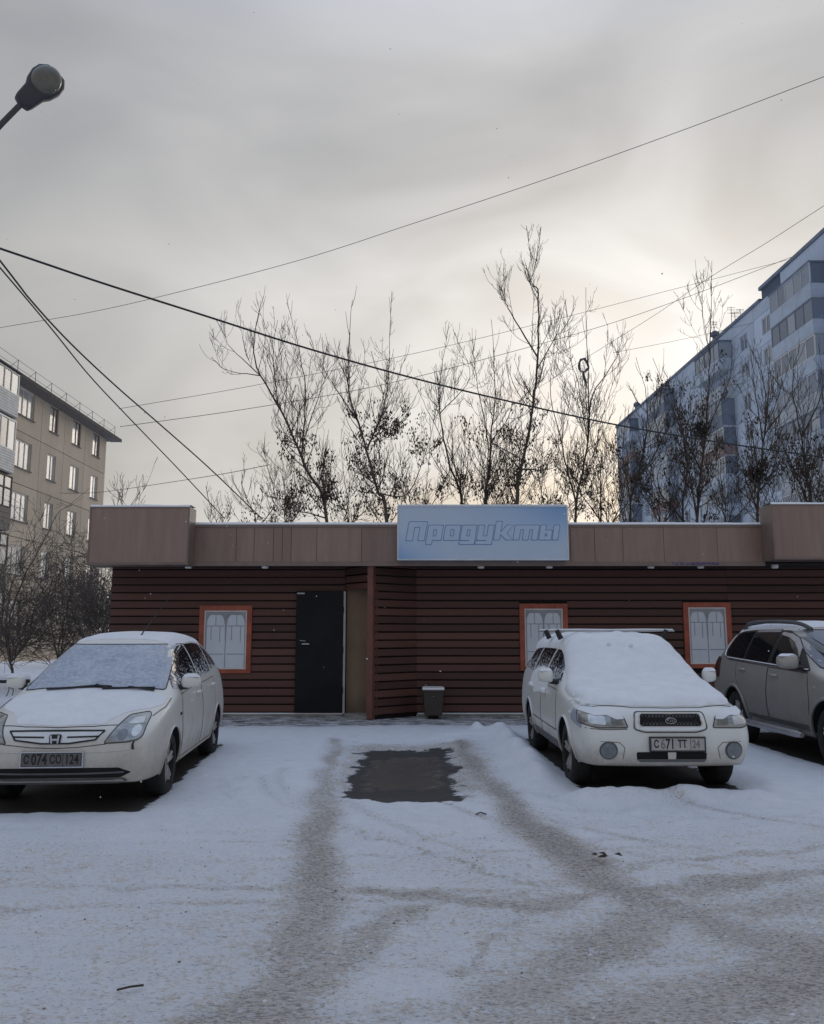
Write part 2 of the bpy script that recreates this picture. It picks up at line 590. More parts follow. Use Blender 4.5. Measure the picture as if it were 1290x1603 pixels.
class MB:
    """collects geometry in world (or car) coordinates; build() links it as one object"""

    def __init__(self):
        self.v = []
        self.f = []

    def add(self, vs, fs):
        b = len(self.v)
        self.v += [tuple(p) for p in vs]
        self.f += [tuple(b + i for i in f) for f in fs]
        return self

    def box(self, x0, x1, y0, y1, z0, z1):
        vs = [(x, y, z) for x in (x0, x1) for y in (y0, y1) for z in (z0, z1)]
        return self.add(vs, [(0, 1, 3, 2), (4, 6, 7, 5), (0, 4, 5, 1), (2, 3, 7, 6), (0, 2, 6, 4), (1, 5, 7, 3)])

    def obox(self, c, ax, ay, az):
        """box at centre c with half axes"""
        c, ax, ay, az = map(Vector, (c, ax, ay, az))
        vs = [c + sx * ax + sy * ay + sz * az for sx in (-1, 1) for sy in (-1, 1) for sz in (-1, 1)]
        return self.add(vs, [(0, 1, 3, 2), (4, 6, 7, 5), (0, 4, 5, 1), (2, 3, 7, 6), (0, 2, 6, 4), (1, 5, 7, 3)])

    def prism(self, poly, axis, a, b):
        """polygon (2D) extruded along axis from a to b; axis 'x': (y,z), 'y': (x,z), 'z': (x,y)"""
        n = len(poly)

        def p3(p, t):
            return {'x': (t, p[0], p[1]), 'y': (p[0], t, p[1]), 'z': (p[0], p[1], t)}[axis]
        vs = [p3(p, a) for p in poly] + [p3(p, b) for p in poly]
        fs = [tuple(range(n))[::-1], tuple(range(n, 2 * n))] + [(i, (i + 1) % n, n + (i + 1) % n, n + i) for i in range(n)]
        return self.add(vs, fs)

    def tube(self, pts, radii, sides=6, cap=True):
        pts = [Vector(p) for p in pts]
        if isinstance(radii, (int, float)):
            radii = [radii] * len(pts)
        n = len(pts)
        t0 = (pts[1] - pts[0]).normalized()
        up = Vector((0, 0, 1)) if abs(t0.z) < 0.9 else Vector((1, 0, 0))
        a = t0.cross(up).normalized()
        b0 = len(self.v)
        for i in range(n):
            if i == 0:
                t = pts[1] - pts[0]
            elif i == n - 1:
                t = pts[-1] - pts[-2]
            else:
                t = pts[i + 1] - pts[i - 1]
            t.normalize()
            a = (a - t * a.dot(t))
            if a.length < 1e-6:
                a = t.orthogonal()
            a.normalize()
            b = t.cross(a)
            for s in range(sides):
                th = 2 * math.pi * s / sides
                self.v.append(tuple(pts[i] + (a * math.cos(th) + b * math.sin(th)) * radii[i]))
        for i in range(n - 1):
            for s in range(sides):
                s2 = (s + 1) % sides
                self.f.append((b0 + i * sides + s, b0 + i * sides + s2, b0 + (i + 1) * sides + s2, b0 + (i + 1) * sides + s))
        if cap:
            self.f.append(tuple(b0 + s for s in range(sides))[::-1])
            self.f.append(tuple(b0 + (n - 1) * sides + s for s in range(sides)))
        return self

    def lathe(self, prof, axis='z', c=(0, 0, 0), seg=24, closed=False):
        """profile of (radius, height) turned about an axis through c"""
        b0 = len(self.v)
        m = len(prof)
        for s in range(seg):
            th = 2 * math.pi * s / seg
            for r, h in prof:
                p = {'z': (r * math.cos(th), r * math.sin(th), h), 'x': (h, r * math.cos(th), r * math.sin(th)), 'y': (r * math.cos(th), h, r * math.sin(th))}[axis]
                self.v.append((p[0] + c[0], p[1] + c[1], p[2] + c[2]))
        for s in range(seg):
            s2 = (s + 1) % seg
            for i in range(m if closed else m - 1):
                j = (i + 1) % m
                self.f.append((b0 + s * m + i, b0 + s * m + j, b0 + s2 * m + j, b0 + s2 * m + i))
        return self

    def mesh(self, name, off=(0, 0, 0), fix=True):
        me = bpy.data.meshes.new(name)
        if off != (0, 0, 0):
            ox, oy, oz = off
            vs = [(x - ox, y - oy, z - oz) for x, y, z in self.v]
        else:
            vs = self.v
        me.from_pydata(vs, [], self.f)
        if fix:
            bm = bmesh.new()
            bm.from_mesh(me)
            bmesh.ops.recalc_face_normals(bm, faces=bm.faces)
            bm.to_mesh(me)
            bm.free()
        me.update()
        return me

    def build(self, name, mat, parent=None, smooth=False, angle=35, fix=True, bevel=0.0):
        off = (0, 0, 0)
        if parent is not None:
            off = tuple(top(parent).location) if top(parent).name not in LOCAL_ROOTS else (0, 0, 0)
        me = self.mesh(name, off, fix)
        if bevel:
            bm = bmesh.new()
            bm.from_mesh(me)
            bmesh.ops.bevel(bm, geom=list(bm.edges), offset=bevel, segments=2, affect='EDGES', profile=0.5, clamp_overlap=True)
            bm.to_mesh(me)
            bm.free()
        return link(name, me, mat, parent, smooth, angle)

    def build_top(self, name, mat, origin, smooth=False, angle=35, fix=True, bevel=0.0):
        """a top-level thing of one mesh with its origin at its base"""
        me = self.mesh(name, tuple(origin), fix)
        if bevel:
            bm = bmesh.new()
            bm.from_mesh(me)
            bmesh.ops.bevel(bm, geom=list(bm.edges), offset=bevel, segments=2, affect='EDGES', profile=0.5, clamp_overlap=True)
            bm.to_mesh(me)
            bm.free()
        o = link(name, me, mat, None, smooth, angle)
        o.location = origin
        return o


def copy_part(src, parent, loc=(0, 0, 0), scale=None):
    c = src.copy()
    COL.objects.link(c)
    c.parent = parent
    c.location = loc
    if scale:
        c.scale = scale
    return c


def catenary(p, q, sag, n=24):
    p, q = Vector(p), Vector(q)
    return [p.lerp(q, i / n) - Vector((0, 0, sag * 4 * (i / n) * (1 - i / n))) for i in range(n + 1)]


def spline(pts, per=6):
    """Catmull-Rom through 3D points"""
    P = [Vector(p) for p in pts]
    P = [P[0] * 2 - P[1]] + P + [P[-1] * 2 - P[-2]]
    out = []
    for i in range(1, len(P) - 2):
        for s in range(per):
            t = s / per
            a, b, c, d = P[i - 1], P[i], P[i + 1], P[i + 2]
            out.append(0.5 * ((2 * b) + (c - a) * t + (2 * a - 5 * b + 4 * c - d) * t * t + (3 * b - a - 3 * c + d) * t ** 3))
    out.append(P[-2])
    return out


# ================================================================== GROUND
def vnoise(x, y, seed=0):
    """smooth value noise on numpy arrays"""
    xi, yi = np.floor(x).astype(np.int64), np.floor(y).astype(np.int64)
    xf, yf = x - xi, y - yi
    u, v = xf * xf * (3 - 2 * xf), yf * yf * (3 - 2 * yf)

    def h(a, b):
        n = (a * 374761393 + b * 668265263 + seed * 974711) & 0x7fffffff
        n = ((n ^ (n >> 13)) * 1274126177) & 0x7fffffff
        return ((n ^ (n >> 16)) & 0xffff) / 65535.0
    return (h(xi, yi) * (1 - u) + h(xi + 1, yi) * u) * (1 - v) + (h(xi, yi + 1) * (1 - u) + h(xi + 1, yi + 1) * u) * v


def fbm(x, y, sc, oct=4, seed=0):
    s, a, t = 0, 1.0, 0
    for o in range(oct):
        s = s + a * vnoise(x * sc * 2 ** o + 17.3 * o, y * sc * 2 ** o + 9.1 * o, seed + o)
        t += a
        a *= 0.5
    return s / t


def path_mask(X, Y, pts, wid):
    """soft distance to a polyline with a width at each point: 1 inside, falling to 0"""
    best = np.zeros_like(X)
    for (a, b, wa, wb) in zip(pts[:-1], pts[1:], wid[:-1], wid[1:]):
        ax, ay, bx, by = a[0], a[1], b[0], b[1]
        dx, dy = bx - ax, by - ay
        t = np.clip(((X - ax) * dx + (Y - ay) * dy) / (dx * dx + dy * dy + 1e-9), 0, 1)
        d = np.hypot(X - ax - t * dx, Y - ay - t * dy)
        w = wa + (wb - wa) * t
        best = np.maximum(best, np.clip(1.25 - 0.75 * d / (w * 0.5 + 1e-6), 0, 1))
    return best


def smooth01(t):
    t = np.clip(t, 0, 1)
    return t * t * (3 - 2 * t)


def rect_mask(X, Y, x0, x1, y0, y1, soft):
    return smooth01((X - x0) / soft + 0.5) * smooth01((x1 - X) / soft + 0.5) * smooth01((Y - y0) / soft + 0.5) * smooth01((y1 - Y) / soft + 0.5)


def axis(parts):
    out = []
    for a, b, step in parts:
        n = max(1, int(round((b - a) / step)))
        out += [a + (b - a) * i / n for i in range(n)]
    out.append(parts[-1][1])
    return np.array(out)


gx = axis([(-900, -100, 100), (-100, -30, 7), (-30, -9, 0.7), (-9, 9.5, 0.045), (9.5, 30, 0.7), (30, 100, 7), (100, 900, 100)])
gy = axis([(-600, -60, 60), (-60, -10, 5), (-10, 2.5, 0.6), (2.5, 6, 0.035), (6, 16.4, 0.045), (16.4, 30, 0.7), (30, 100, 7), (100, 1200, 110)])
GX, GY = np.meshgrid(gx, gy)
near = rect_mask(GX, GY, -9.5, 10, 1.0, 17, 1.5)

# tyre tracks: (photo x, photo y, width in photo pixels) -> metres on the ground
TRACKS = [
    (0.80, [(523, 1162, 26), (514, 1220, 40), (500, 1300, 66), (482, 1380, 95), (465, 1470, 130), (448, 1620, 180)]),
    (0.95, [(722, 1168, 24), (748, 1215, 36), (795, 1270, 58), (865, 1330, 85), (960, 1395, 120), (1085, 1445, 150), (1400, 1540, 260)]),
    (0.62, [(1400, 1325, 36), (1100, 1345, 38), (950, 1368, 46), (850, 1395, 55), (700, 1425, 46), (545, 1445, 36)]),
    (0.80, [(1400, 1400, 100), (1100, 1430, 110), (950, 1480, 130), (790, 1600, 190)]),
    (0.62, [(380, 1640, 150), (640, 1590, 130), (900, 1590, 150), (1400, 1610, 220)]),
    (0.55, [(600, 1500, 40), (720, 1540, 50), (860, 1500, 60)]),
    (0.75, [(545, 1303, 7), (620, 1327, 11), (700, 1350, 13), (850, 1392, 17)]),
    (0.65, [(835, 1432, 22), (780, 1480, 24), (735, 1540, 26)]),
    (0.40, [(0, 1402, 13), (150, 1385, 10), (270, 1412, 11), (420, 1425, 16)]),
    (0.34, [(0, 1330, 8), (120, 1322, 10), (260, 1318, 10), (440, 1306, 10)]),
    (0.45, [(120, 1480, 8), (160, 1468, 12), (185, 1470, 8)]),
    (0.40, [(240, 1545, 12), (290, 1540, 16)]),
    (0.45, [(930, 1300, 8), (1100, 1290, 9), (1290, 1275, 8)]),
    (0.40, [(930, 1270, 5), (1040, 1283, 8), (1290, 1305, 10)]),
    (0.35, [(0, 1600, 60), (200, 1600, 70), (420, 1600, 90)]),
]
dirt = np.zeros_like(GX)
wob_x = (fbm(GX, GY, 1.6, 5, 11) - 0.5) * 0.9
wob_y = (fbm(GX, GY, 1.6, 5, 12) - 0.5) * 0.9
sub = (GX > -9) & (GX < 9.5) & (GY > 2) & (GY < 16.6)
sx_, sy_ = (GX + wob_x * 0.35)[sub], (GY + wob_y * 0.6)[sub]
dsub = np.zeros_like(sx_)
# broad slush where cars turn, then many single wheel tracks that sweep through it
TRACKS += [(0.85, [(560, 1405, 60), (720, 1420, 70), (880, 1420, 80), (1060, 1400, 80), (1290, 1375, 70), (1420, 1360, 70)]),
           (0.80, [(300, 1640, 160), (470, 1560, 150), (560, 1470, 90), (640, 1440, 60)]),
           (0.85, [(900, 1640, 220), (1100, 1560, 200), (1290, 1530, 200), (1450, 1500, 200)]),
           (0.36, [(-60, 1440, 40), (150, 1450, 46), (330, 1430, 40), (460, 1420, 40)]),
           (0.40, [(-60, 1560, 50), (140, 1540, 60), (300, 1500, 60), (440, 1480, 60)])]
rt = random.Random(404)
ARCS = []
for i in range(15):
    p0 = Vector((rt.uniform(6.5, 10.5), rt.uniform(3.6, 7.4)))
    if i % 3 == 0:
        p2_, p1_ = Vector((rt.uniform(-9, -5), rt.uniform(4.0, 6.6))), Vector((rt.uniform(-1, 2), rt.uniform(4.2, 6.6)))
    else:
        xx = rt.uniform(-1.3, 1.6)
        p2_, p1_ = Vector((xx, rt.uniform(8.3, 11))), Vector((xx + rt.uniform(-.3, .5), rt.uniform(4.2, 6.0)))
    for sgn in (-0.72, 0.72):
        pts_ = []
        for q in range(13):
            t = q / 12
            p = p0 * (1 - t) ** 2 + p1_ * 2 * t * (1 - t) + p2_ * t * t
            d = ((p1_ - p0) * (1 - t) + (p2_ - p1_) * t).normalized()
            pts_.append((p.x - d.y * sgn, p.y + d.x * sgn))
        ARCS.append((pts_, rt.uniform(0.14, 0.22), rt.uniform(0.22, 0.55)))
rx_, ry_ = GX[sub] + wob_x[sub] * 0.06, GY[sub] + wob_y[sub] * 0.06
ruts = np.zeros_like(sx_)
for pts_, w_, s_ in ARCS:
    m_ = path_mask(rx_, ry_, pts_, [w_ * 0.75] * len(pts_))
    dsub = np.maximum(dsub, s_ * m_)
    ruts = np.maximum(ruts, m_)
for st, pts in TRACKS:
    P = [gnd(a, b) for a, b, c in pts]
    Wd = [c * p.y / 1290.0 * 1.05 for (a, b, c), p in zip(pts, P)]
    dsub = np.maximum(dsub, st * path_mask(sx_, sy_, P, Wd))
dirt[sub] = dsub * (0.62 + 0.76 * fbm(sx_, sy_, 1.1, 4, 90))
dirt = np.maximum(dirt, 0.30 * near * np.clip((fbm(GX, GY, 0.8, 4, 31) - 0.42) * 3.5, 0, 1) * np.clip((8.6 - GY) / 3, 0, 1))
dirt = np.maximum(dirt, 0.85 * near * np.clip((5.6 - GY) / 2.5, 0, 1) * np.clip((GX + 1.5) / 2.5, 0, 1) * np.clip((fbm(GX, GY, 0.9, 4, 33) - 0.3) * 3, 0, 1))

dirt = np.maximum(dirt, 0.42 * near * np.clip((9.0 - GY) / 3.5, 0, 1) * (0.45 + fbm(GX, GY, 1.5, 4, 92)))
dirt = np.maximum(dirt, 0.62 * near * np.clip((7.2 - GY) / 2.0, 0, 1) * np.clip((GX + 0.2) / 2.0, 0, 1) * (0.4 + fbm(GX, GY, 1.2, 4, 93)))
asph = np.zeros_like(GX)
wet = np.zeros_like(GX)
# thawed patch before the door
jx, jy = (fbm(GX, GY, 2.6, 4, 5) - 0.5) * 0.16, (fbm(GX, GY, 2.6, 4, 6) - 0.5) * 0.5
jx2, jy2 = (fbm(GX, GY, 9, 3, 15) - 0.5) * 0.22, (fbm(GX, GY, 9, 3, 16) - 0.5) * 0.5
jx, jy = jx + jx2, jy + jy2
pm = rect_mask(GX + jx, GY + jy, -0.66, 0.49, 8.05, 11.4, 0.42) * np.clip(0.55 + 1.1 * fbm(GX, GY * 0.5, 5, 4, 61), 0, 1)
asph = np.maximum(asph, pm)
wet = np.maximum(wet, rect_mask(GX + jx, GY + jy, -0.50, 0.33, 8.75, 10.8, 0.25))
dirt = np.maximum(dirt, 0.75 * rect_mask(GX + jx, GY + jy, -0.9, 0.95, 8.3, 11.9, 0.7))
# swept strip along the shop wall
strip = rect_mask(GX, GY + (fbm(GX, GY, 0.7, 4, 8) - 0.5) * 0.7, -6.2, 12, 14.1, 17.5, 0.7)
asph = np.maximum(asph, 0.50 * strip)
dirt = np.maximum(dirt, 0.30 * strip)

# cars: (front x, front y, half width, length, yaw)
CARS = {'van': (-3.15, 7.48, 0.845, 4.55, 0.07), 'wagon': (2.50, 8.18, 0.865, 4.48, 0.012), 'suv': (5.76, 8.9, 0.91, 4.6, 0.025)}


def car_local(name, X, Y):
    fx, fy, hw, L, yaw = CARS[name]
    c, s = math.cos(yaw), math.sin(yaw)
    dx, dy = X - fx, Y - fy
    return dx * c + dy * s, -dx * s + dy * c


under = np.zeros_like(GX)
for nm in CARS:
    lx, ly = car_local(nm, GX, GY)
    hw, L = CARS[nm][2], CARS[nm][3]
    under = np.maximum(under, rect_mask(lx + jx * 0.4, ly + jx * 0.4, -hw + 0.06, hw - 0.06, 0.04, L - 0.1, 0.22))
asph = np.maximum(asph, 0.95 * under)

GZ = 0.035 * np.ones_like(GX)
GZ += (fbm(GX, GY, 0.5, 3, 1) - 0.5) * 0.02 + (fbm(GX, GY, 6.0, 4, 2) - 0.5) * 0.018
GZ -= 0.010 * dirt
RU = np.zeros_like(GX)
RU[sub] = ruts
GZ -= 0.010 * RU * (0.55 + 0.45 * np.sign(np.sin((GX * 0.6 + GY) * 2 * math.pi / 0.13)))
# footprints trodden across the yard
rf = random.Random(55)
FOOT = np.zeros_like(GX)
for (fx_, fy_, ang, n_) in ((-4.6, 5.6, 0.25, 11), (-1.9, 8.6, 1.3, 9), (1.3, 6.6, 1.1, 8), (-0.9, 12.2, 0.4, 8), (-5.2, 6.8, 0.0, 9), (3.4, 5.2, 2.2, 9), (-3.4, 4.4, 0.5, 9)):
    for q in range(n_):
        d_ = 0.62 * q
        sd_ = 0.10 if q % 2 else -0.10
        cx_ = fx_ + d_ * math.cos(ang) - sd_ * math.sin(ang) + rf.gauss(0, 0.03)
        cy_ = fy_ + d_ * math.sin(ang) + sd_ * math.cos(ang) + rf.gauss(0, 0.03)
        w1 = np.abs(GX - cx_) < 0.4
        ca, sa = math.cos(ang + rf.gauss(0, .15)), math.sin(ang + rf.gauss(0, .15))
        u_, v_ = (GX - cx_) * ca + (GY - cy_) * sa, -(GX - cx_) * sa + (GY - cy_) * ca
        FOOT = np.maximum(FOOT, np.exp(-((u_ / 0.14) ** 4 + (v_ / 0.055) ** 4)) * w1)
GZ -= 0.022 * FOOT
dirt = np.maximum(dirt, 0.42 * FOOT)
GZ += dirt * (fbm(GX, GY, 9.0, 3, 22) - 0.5) * 0.03
GZ = GZ * (1 - pm) + pm * (-0.012 + (fbm(GX, GY, 6, 2, 3) - 0.5) * 0.01)
GZ = GZ * (1 - under) + under * 0.0
GZ = GZ * (1 - strip * 0.7) + strip * 0.7 * 0.012
# treads of the two clear tyre prints
for pts, w in (([(545, 1303), (620, 1327), (700, 1350), (850, 1392)], 0.16), ([(835, 1432), (780, 1480), (735, 1540)], 0.16)):
    P = [gnd(a, b) for a, b in pts]
    m = path_mask(GX, GY, P, [w] * len(P))
    dvec = (P[-1] - P[0]).normalized()
    GZ -= 0.012 * m * (0.5 + 0.5 * np.sign(np.sin((GX * dvec.x + GY * dvec.y) * 2 * math.pi / 0.11)))
# banks of shovelled snow around the snowed-in car
lx, ly = car_local('wagon', GX, GY)
lump = 0.6 + 0.8 * fbm(GX, GY, 2.2, 4, 40)
side = np.exp(-((lx + 1.12) / 0.20) ** 2) * smooth01((ly - 0.25) / 0.9) * smooth01((5.2 - ly) / 0.8)
GZ += 0.165 * side * lump
GZ += 0.06 * np.exp(-((lx + 1.75) / 0.5) ** 2) * smooth01((ly - 0.5) / 1.2) * smooth01((5.2 - ly) / 0.8) * lump
front = np.exp(-((ly + 0.10 + 0.10 * (fbm(GX, GY, 3, 3, 41) - 0.5)) / 0.15) ** 2) * smooth01((lx + 1.15) / 0.35) * smooth01((1.05 - lx) / 0.3)
GZ += 0.105 * front * (0.4 + 1.2 * fbm(GX, GY, 3.5, 4, 42))
GZ += 0.07 * np.exp(-((lx - 1.12) / 0.2) ** 2) * smooth01((ly + 0.1) / 0.4) * smooth01((3.5 - ly) / 0.8) * lump
asph = asph * (1 - np.clip(front * 2.2, 0, 1)) * (1 - np.clip(side * 1.6, 0, 1))
# a small heap near the wall, and the bank on the left behind the hedge line
hp = gnd(746, 1150)
GZ += 0.13 * np.exp(-(((GX - hp.x) / 0.10) ** 2 + ((GY - hp.y) / 0.16) ** 2)) + 0.05 * np.exp(-(((GX - hp.x - 0.15) / 0.4) ** 2 + ((GY - hp.y + 0.3) / 0.7) ** 2)) * lump
asph *= 1 - np.clip(2 * np.exp(-(((GX - hp.x) / 0.3) ** 2 + ((GY - hp.y) / 0.4) ** 2)), 0, 1)
bank = smooth01((-6.0 - GX) / 0.9) * smooth01((GY - 9.5) / 1.5) * smooth01((40 - GY) / 5) * smooth01((GX + 40) / 5)
GZ += 0.42 * bank * (0.75 + 0.5 * fbm(GX, GY, 0.8, 4, 44))
asph *= 1 - bank
dirt *= 1 - bank
ii = near < 0.01
GZ[ii & (bank < 0.01)] = 0.03

ny, nx = GX.shape
gme = bpy.data.meshes.new('ground')
idx = np.arange(nx * ny).reshape(ny, nx)
quads = np.stack([idx[:-1, :-1], idx[:-1, 1:], idx[1:, 1:], idx[1:, :-1]], -1).reshape(-1, 4)
gme.vertices.add(nx * ny)
gme.vertices.foreach_set('co', np.stack([GX, GY, GZ], -1).astype(np.float32).ravel())
gme.loops.add(quads.size)
gme.loops.foreach_set('vertex_index', quads.astype(np.int32).ravel())
gme.polygons.add(len(quads))
gme.polygons.foreach_set('loop_start', np.arange(0, quads.size, 4, dtype=np.int32))
gme.polygons.foreach_set('use_smooth', np.ones(len(quads), dtype=bool))
gme.update(calc_edges=True)
for nm, arr in (('dirt', dirt), ('asphalt', asph), ('wet', wet)):
    a = gme.attributes.new(nm, 'FLOAT', 'POINT')
    a.data.foreach_set('value', arr.astype(np.float32).ravel())
ground = link('ground', gme, 'snow_ground')
ground['kind'] = 'structure'


# crumbs of snow and grit thrown up along the tracks
rg_ = random.Random(808)
cand = np.argwhere((dirt > 0.25) & (GY > 3.2) & (GY < 9.5) & (np.abs(GX) < 6.5) & (asph < 0.3))
for nm_, mat_, cnt_, r0_, r1_ in (('snow_crumbs', 'snow', 900, 0.004, 0.012), ('grit_crumbs', 'grit', 700, 0.004, 0.010)):
    cb = MB()
    for _ in range(cnt_):
        j_, i_ = cand[rg_.randrange(len(cand))]
        x_, y_, z_ = GX[j_, i_] + rg_.uniform(-.02, .02), GY[j_, i_] + rg_.uniform(-.02, .02), GZ[j_, i_]
        r_ = r0_ + (r1_ - r0_) * rg_.random() ** 3
        e_ = [rg_.uniform(0.6, 1.4) for _q in range(6)]
        cb.add([(x_ + r_ * e_[0], y_, z_), (x_ - r_ * e_[1], y_, z_), (x_, y_ + r_ * e_[2], z_), (x_, y_ - r_ * e_[3], z_), (x_ + r_ * .3, y_, z_ + r_ * e_[4] * .8), (x_, y_, z_ - r_ * .5)],
               [(0, 2, 4), (2, 1, 4), (1, 3, 4), (3, 0, 4), (2, 0, 5), (1, 2, 5), (3, 1, 5), (0, 3, 5)])
    o = cb.build_top(nm_, mat_, (0, 6, 0), fix=False)
    o['kind'] = 'stuff'


def ground_z(x, y):
    i = min(max(int(np.searchsorted(gx, x)), 0), nx - 1)
    j = min(max(int(np.searchsorted(gy, y)), 0), ny - 1)
    return float(GZ[j, i])


# ================================================================== SHOP
WY = 15.9                       # plane of the board wall
shop = empty('shop', (0.0, WY, 0.0))
tag(shop, 'low shop clad in dark brown horizontal boards under a grey-brown metal fascia', 'shop')
XL = at(173, 960, WY).x         # left end of the wall
XR = 13.5
ROOF_Y = 23.0
FY = 15.12                      # plane of the fascia
z_soff = at(700, 886, FY).z
z_fas = at(450, 821, FY).z
core = MB()
core.box(XL, XR, WY, ROOF_Y, 0.0, z_fas - 0.12)
core.build('wall_core', 'wall_backing', shop)
fnd = MB().box(XL - 0.03, -1.30, WY - 0.05, WY - 0.002, 0.0, 0.06).box(0.08, XR, WY - 0.05, WY - 0.002, 0.0, 0.06)
fnd.build('plinth', 'concrete', shop)
MB().box(XL - 0.02, -1.3, WY - 0.075, WY - 0.01, 0.06, 0.085).box(0.10, XR, WY - 0.075, WY - 0.01, 0.06, 0.085).build('plinth_snow', 'snow', shop, bevel=0.008)

# wedge-shaped porch that carries the door
A = Vector((at(541, 1000, WY).x, WY, 0))            # where the doorway meets the wall
B = Vector((at(581, 1000, 15.22).x, 15.22, 0))      # nose of the porch
C = Vector((at(652, 1000, WY).x, WY, 0))            # where the slanted wall meets the main wall
board_me = MB().box(-0.5, 0.5, -0.011, 0.011, -0.063, 0.063).mesh('board')
bm = bmesh.new()
bm.from_mesh(board_me)
bmesh.ops.bevel(bm, geom=[e for e in bm.edges if abs(e.verts[0].co.x - e.verts[1].co.x) > 0.5], offset=0.006, segments=1, affect='EDGES')
bm.to_mesh(board_me)
bm.free()
board_me.materials.append(MATS['brown_board'])


def board(p, q, z, proud):
    p, q = Vector(p), Vector(q)
    d = q - p
    L = d.length
    if L < 0.04:
        return
    o = bpy.data.objects.new('board', board_me)
    o.parent = shop
    COL.objects.link(o)
    nrm = Vector((d.y, -d.x, 0)).normalized()
    mid = (p + q) / 2 + nrm * (proud + random.uniform(-0.003, 0.003))
    o.location = (mid.x, mid.y - WY, z + random.uniform(-0.003, 0.003))
    o.rotation_euler = (rad(-7 + random.uniform(-1.2, 1.2)), random.uniform(-0.0012, 0.0012), math.atan2(d.y, d.x))
    o.scale = (L - 0.003, 1, 1)


# windows in the wall: photo boxes of the outer frame
WINS = [(313, 948, 392, 1054), (813, 945, 891, 1050), (1069, 943, 1149, 1046)]
wb = []
for x0, y0, x1, y1 in WINS:
    a, b = at(x0, y0, WY - 0.05), at(x1, y1, WY - 0.05)
    wb.append((a.x, b.x, b.z, a.z))
DOOR = (at(463, 1000, WY - 0.1).x, at(537, 1000, WY - 0.1).x, 0.10, at(500, 925, WY - 0.1).z)
row = 0.1495
nrow = int((z_soff + 0.05 - 0.1) / row) + 1


def wall_boards(x0, x1, cuts, joints):
    for r in range(nrow):
        z = 0.165 + r * row
        spans = [(x0, x1)]
        for (cx0, cx1, cz0, cz1) in cuts:
            if cz0 - 0.02 < z < cz1 + 0.015:
                new = []
                for s0, s1 in spans:
                    if cx1 <= s0 or cx0 >= s1:
                        new.append((s0, s1))
                    else:
                        if cx0 > s0:
                            new.append((s0, cx0))
                        if cx1 < s1:
                            new.append((cx1, s1))
                spans = new
        for s0, s1 in spans:
            pts = [s0] + [j for j in joints if s0 + 0.3 < j < s1 - 0.3] + [s1]
            for p, q in zip(pts[:-1], pts[1:]):
                board((p, WY, 0), (q, WY, 0), z, 0.018)


wall_boards(XL, A.x - 0.02, [wb[0], (DOOR[0] - 0.0, DOOR[1] + 0.2, 0, DOOR[3])], [])
wall_boards(C.x, XR, [wb[1], wb[2]], [6.05])
for r in range(nrow):
    z = 0.165 + r * row
    board((B.x + 0.035, B.y + 0.035, 0), (C.x, C.y, 0), z, 0.012)
for z in (DOOR[3] + 0.03 + row * i for i in range(4)):
    if z < z_soff + 0.02:
        board((A.x, A.y, 0), (B.x, B.y, 0), z + 0.04, 0.012)
# slanted wall core, post, lintel, inside of the porch
porch = MB()
porch.prism([(B.x + 0.06, B.y + 0.09), (C.x + 0.02, C.y + 0.02), (B.x + 0.12, WY + 0.02)], 'z', 0.0, z_soff)
porch.build('porch_core', 'wall_backing', shop)
MB().obox((B.x, B.y, z_soff / 2 + 0.02), (0.052, -0.02, 0), (0.02, 0.052, 0), (0, 0, z_soff / 2 - 0.02)).build('corner_post', 'red_brown_post', shop)
inn = MB()
inn.prism([(A.x + 0.02, WY - 0.01), (B.x + 0.11, WY - 0.01), (B.x + 0.11, WY + 0.02), (A.x + 0.02, WY + 0.02)], 'z', 0.08, DOOR[3] + 0.05)
inn.prism([(B.x + 0.075, B.y + 0.11), (B.x + 0.115, B.y + 0.11), (B.x + 0.115, WY - 0.012), (B.x + 0.075, WY - 0.012)], 'z', 0.08, DOOR[3] + 0.05)
inn.build('porch_inner_wall', 'beige_wall', shop)
MB().prism([(A.x, WY), (B.x, B.y + 0.02), (B.x + 0.1, WY)], 'z', DOOR[3] + 0.02, DOOR[3] + 0.06).build('porch_ceiling', 'soffit', shop)
MB().prism([(A.x - 0.03, WY - 0.02), (B.x - 0.07, B.y - 0.01), (B.x + 0.05, B.y + 0.05), (B.x + 0.05, WY)], 'z', 0.0, 0.085).build('threshold', 'concrete', shop)
# door leaf swung open against the wall, hinged at the doorway
door = MB().box(DOOR[0], DOOR[1], WY - 0.105, WY - 0.055, DOOR[2], DOOR[3]).build('door', 'door_black', shop, bevel=0.004)
MB().box(DOOR[0] + 0.05, DOOR[1] - 0.06, WY - 0.109, WY - 0.106, DOOR[2] + 0.08, DOOR[2] + 0.36).build('kick_plate', 'door_black', door)
hz = at(478, 1008, WY - 0.1).z
MB().box(DOOR[0] + 0.12, DOOR[0] + 0.26, WY - 0.150, WY - 0.132, hz - 0.010, hz + 0.010).box(DOOR[0] + 0.12, DOOR[0] + 0.14, WY - 0.135, WY - 0.103, hz - 0.009, hz + 0.009).build('handle', 'pale_metal', door)
MB().tube([(DOOR[0] + 0.08, WY - 0.112, hz + 0.065), (DOOR[0] + 0.14, WY - 0.12, hz + 0.058), (DOOR[0] + 0.19, WY - 0.116, hz + 0.05)], 0.006).build('lock_hasp', 'pale_metal', door)
cz = at(468, 929, WY - 0.1).z
MB().box(DOOR[0] + 0.015, DOOR[0] + 0.155, WY - 0.118, WY - 0.104, cz - 0.014, cz + 0.014).build('name_plate', 'grey_edge', door)
MB().box(DOOR[1] + 0.006, DOOR[1] + 0.045, WY - 0.115, WY - 0.02, DOOR[2] - 0.03, DOOR[3] - 0.01).build('door_edge', 'grey_edge', door)
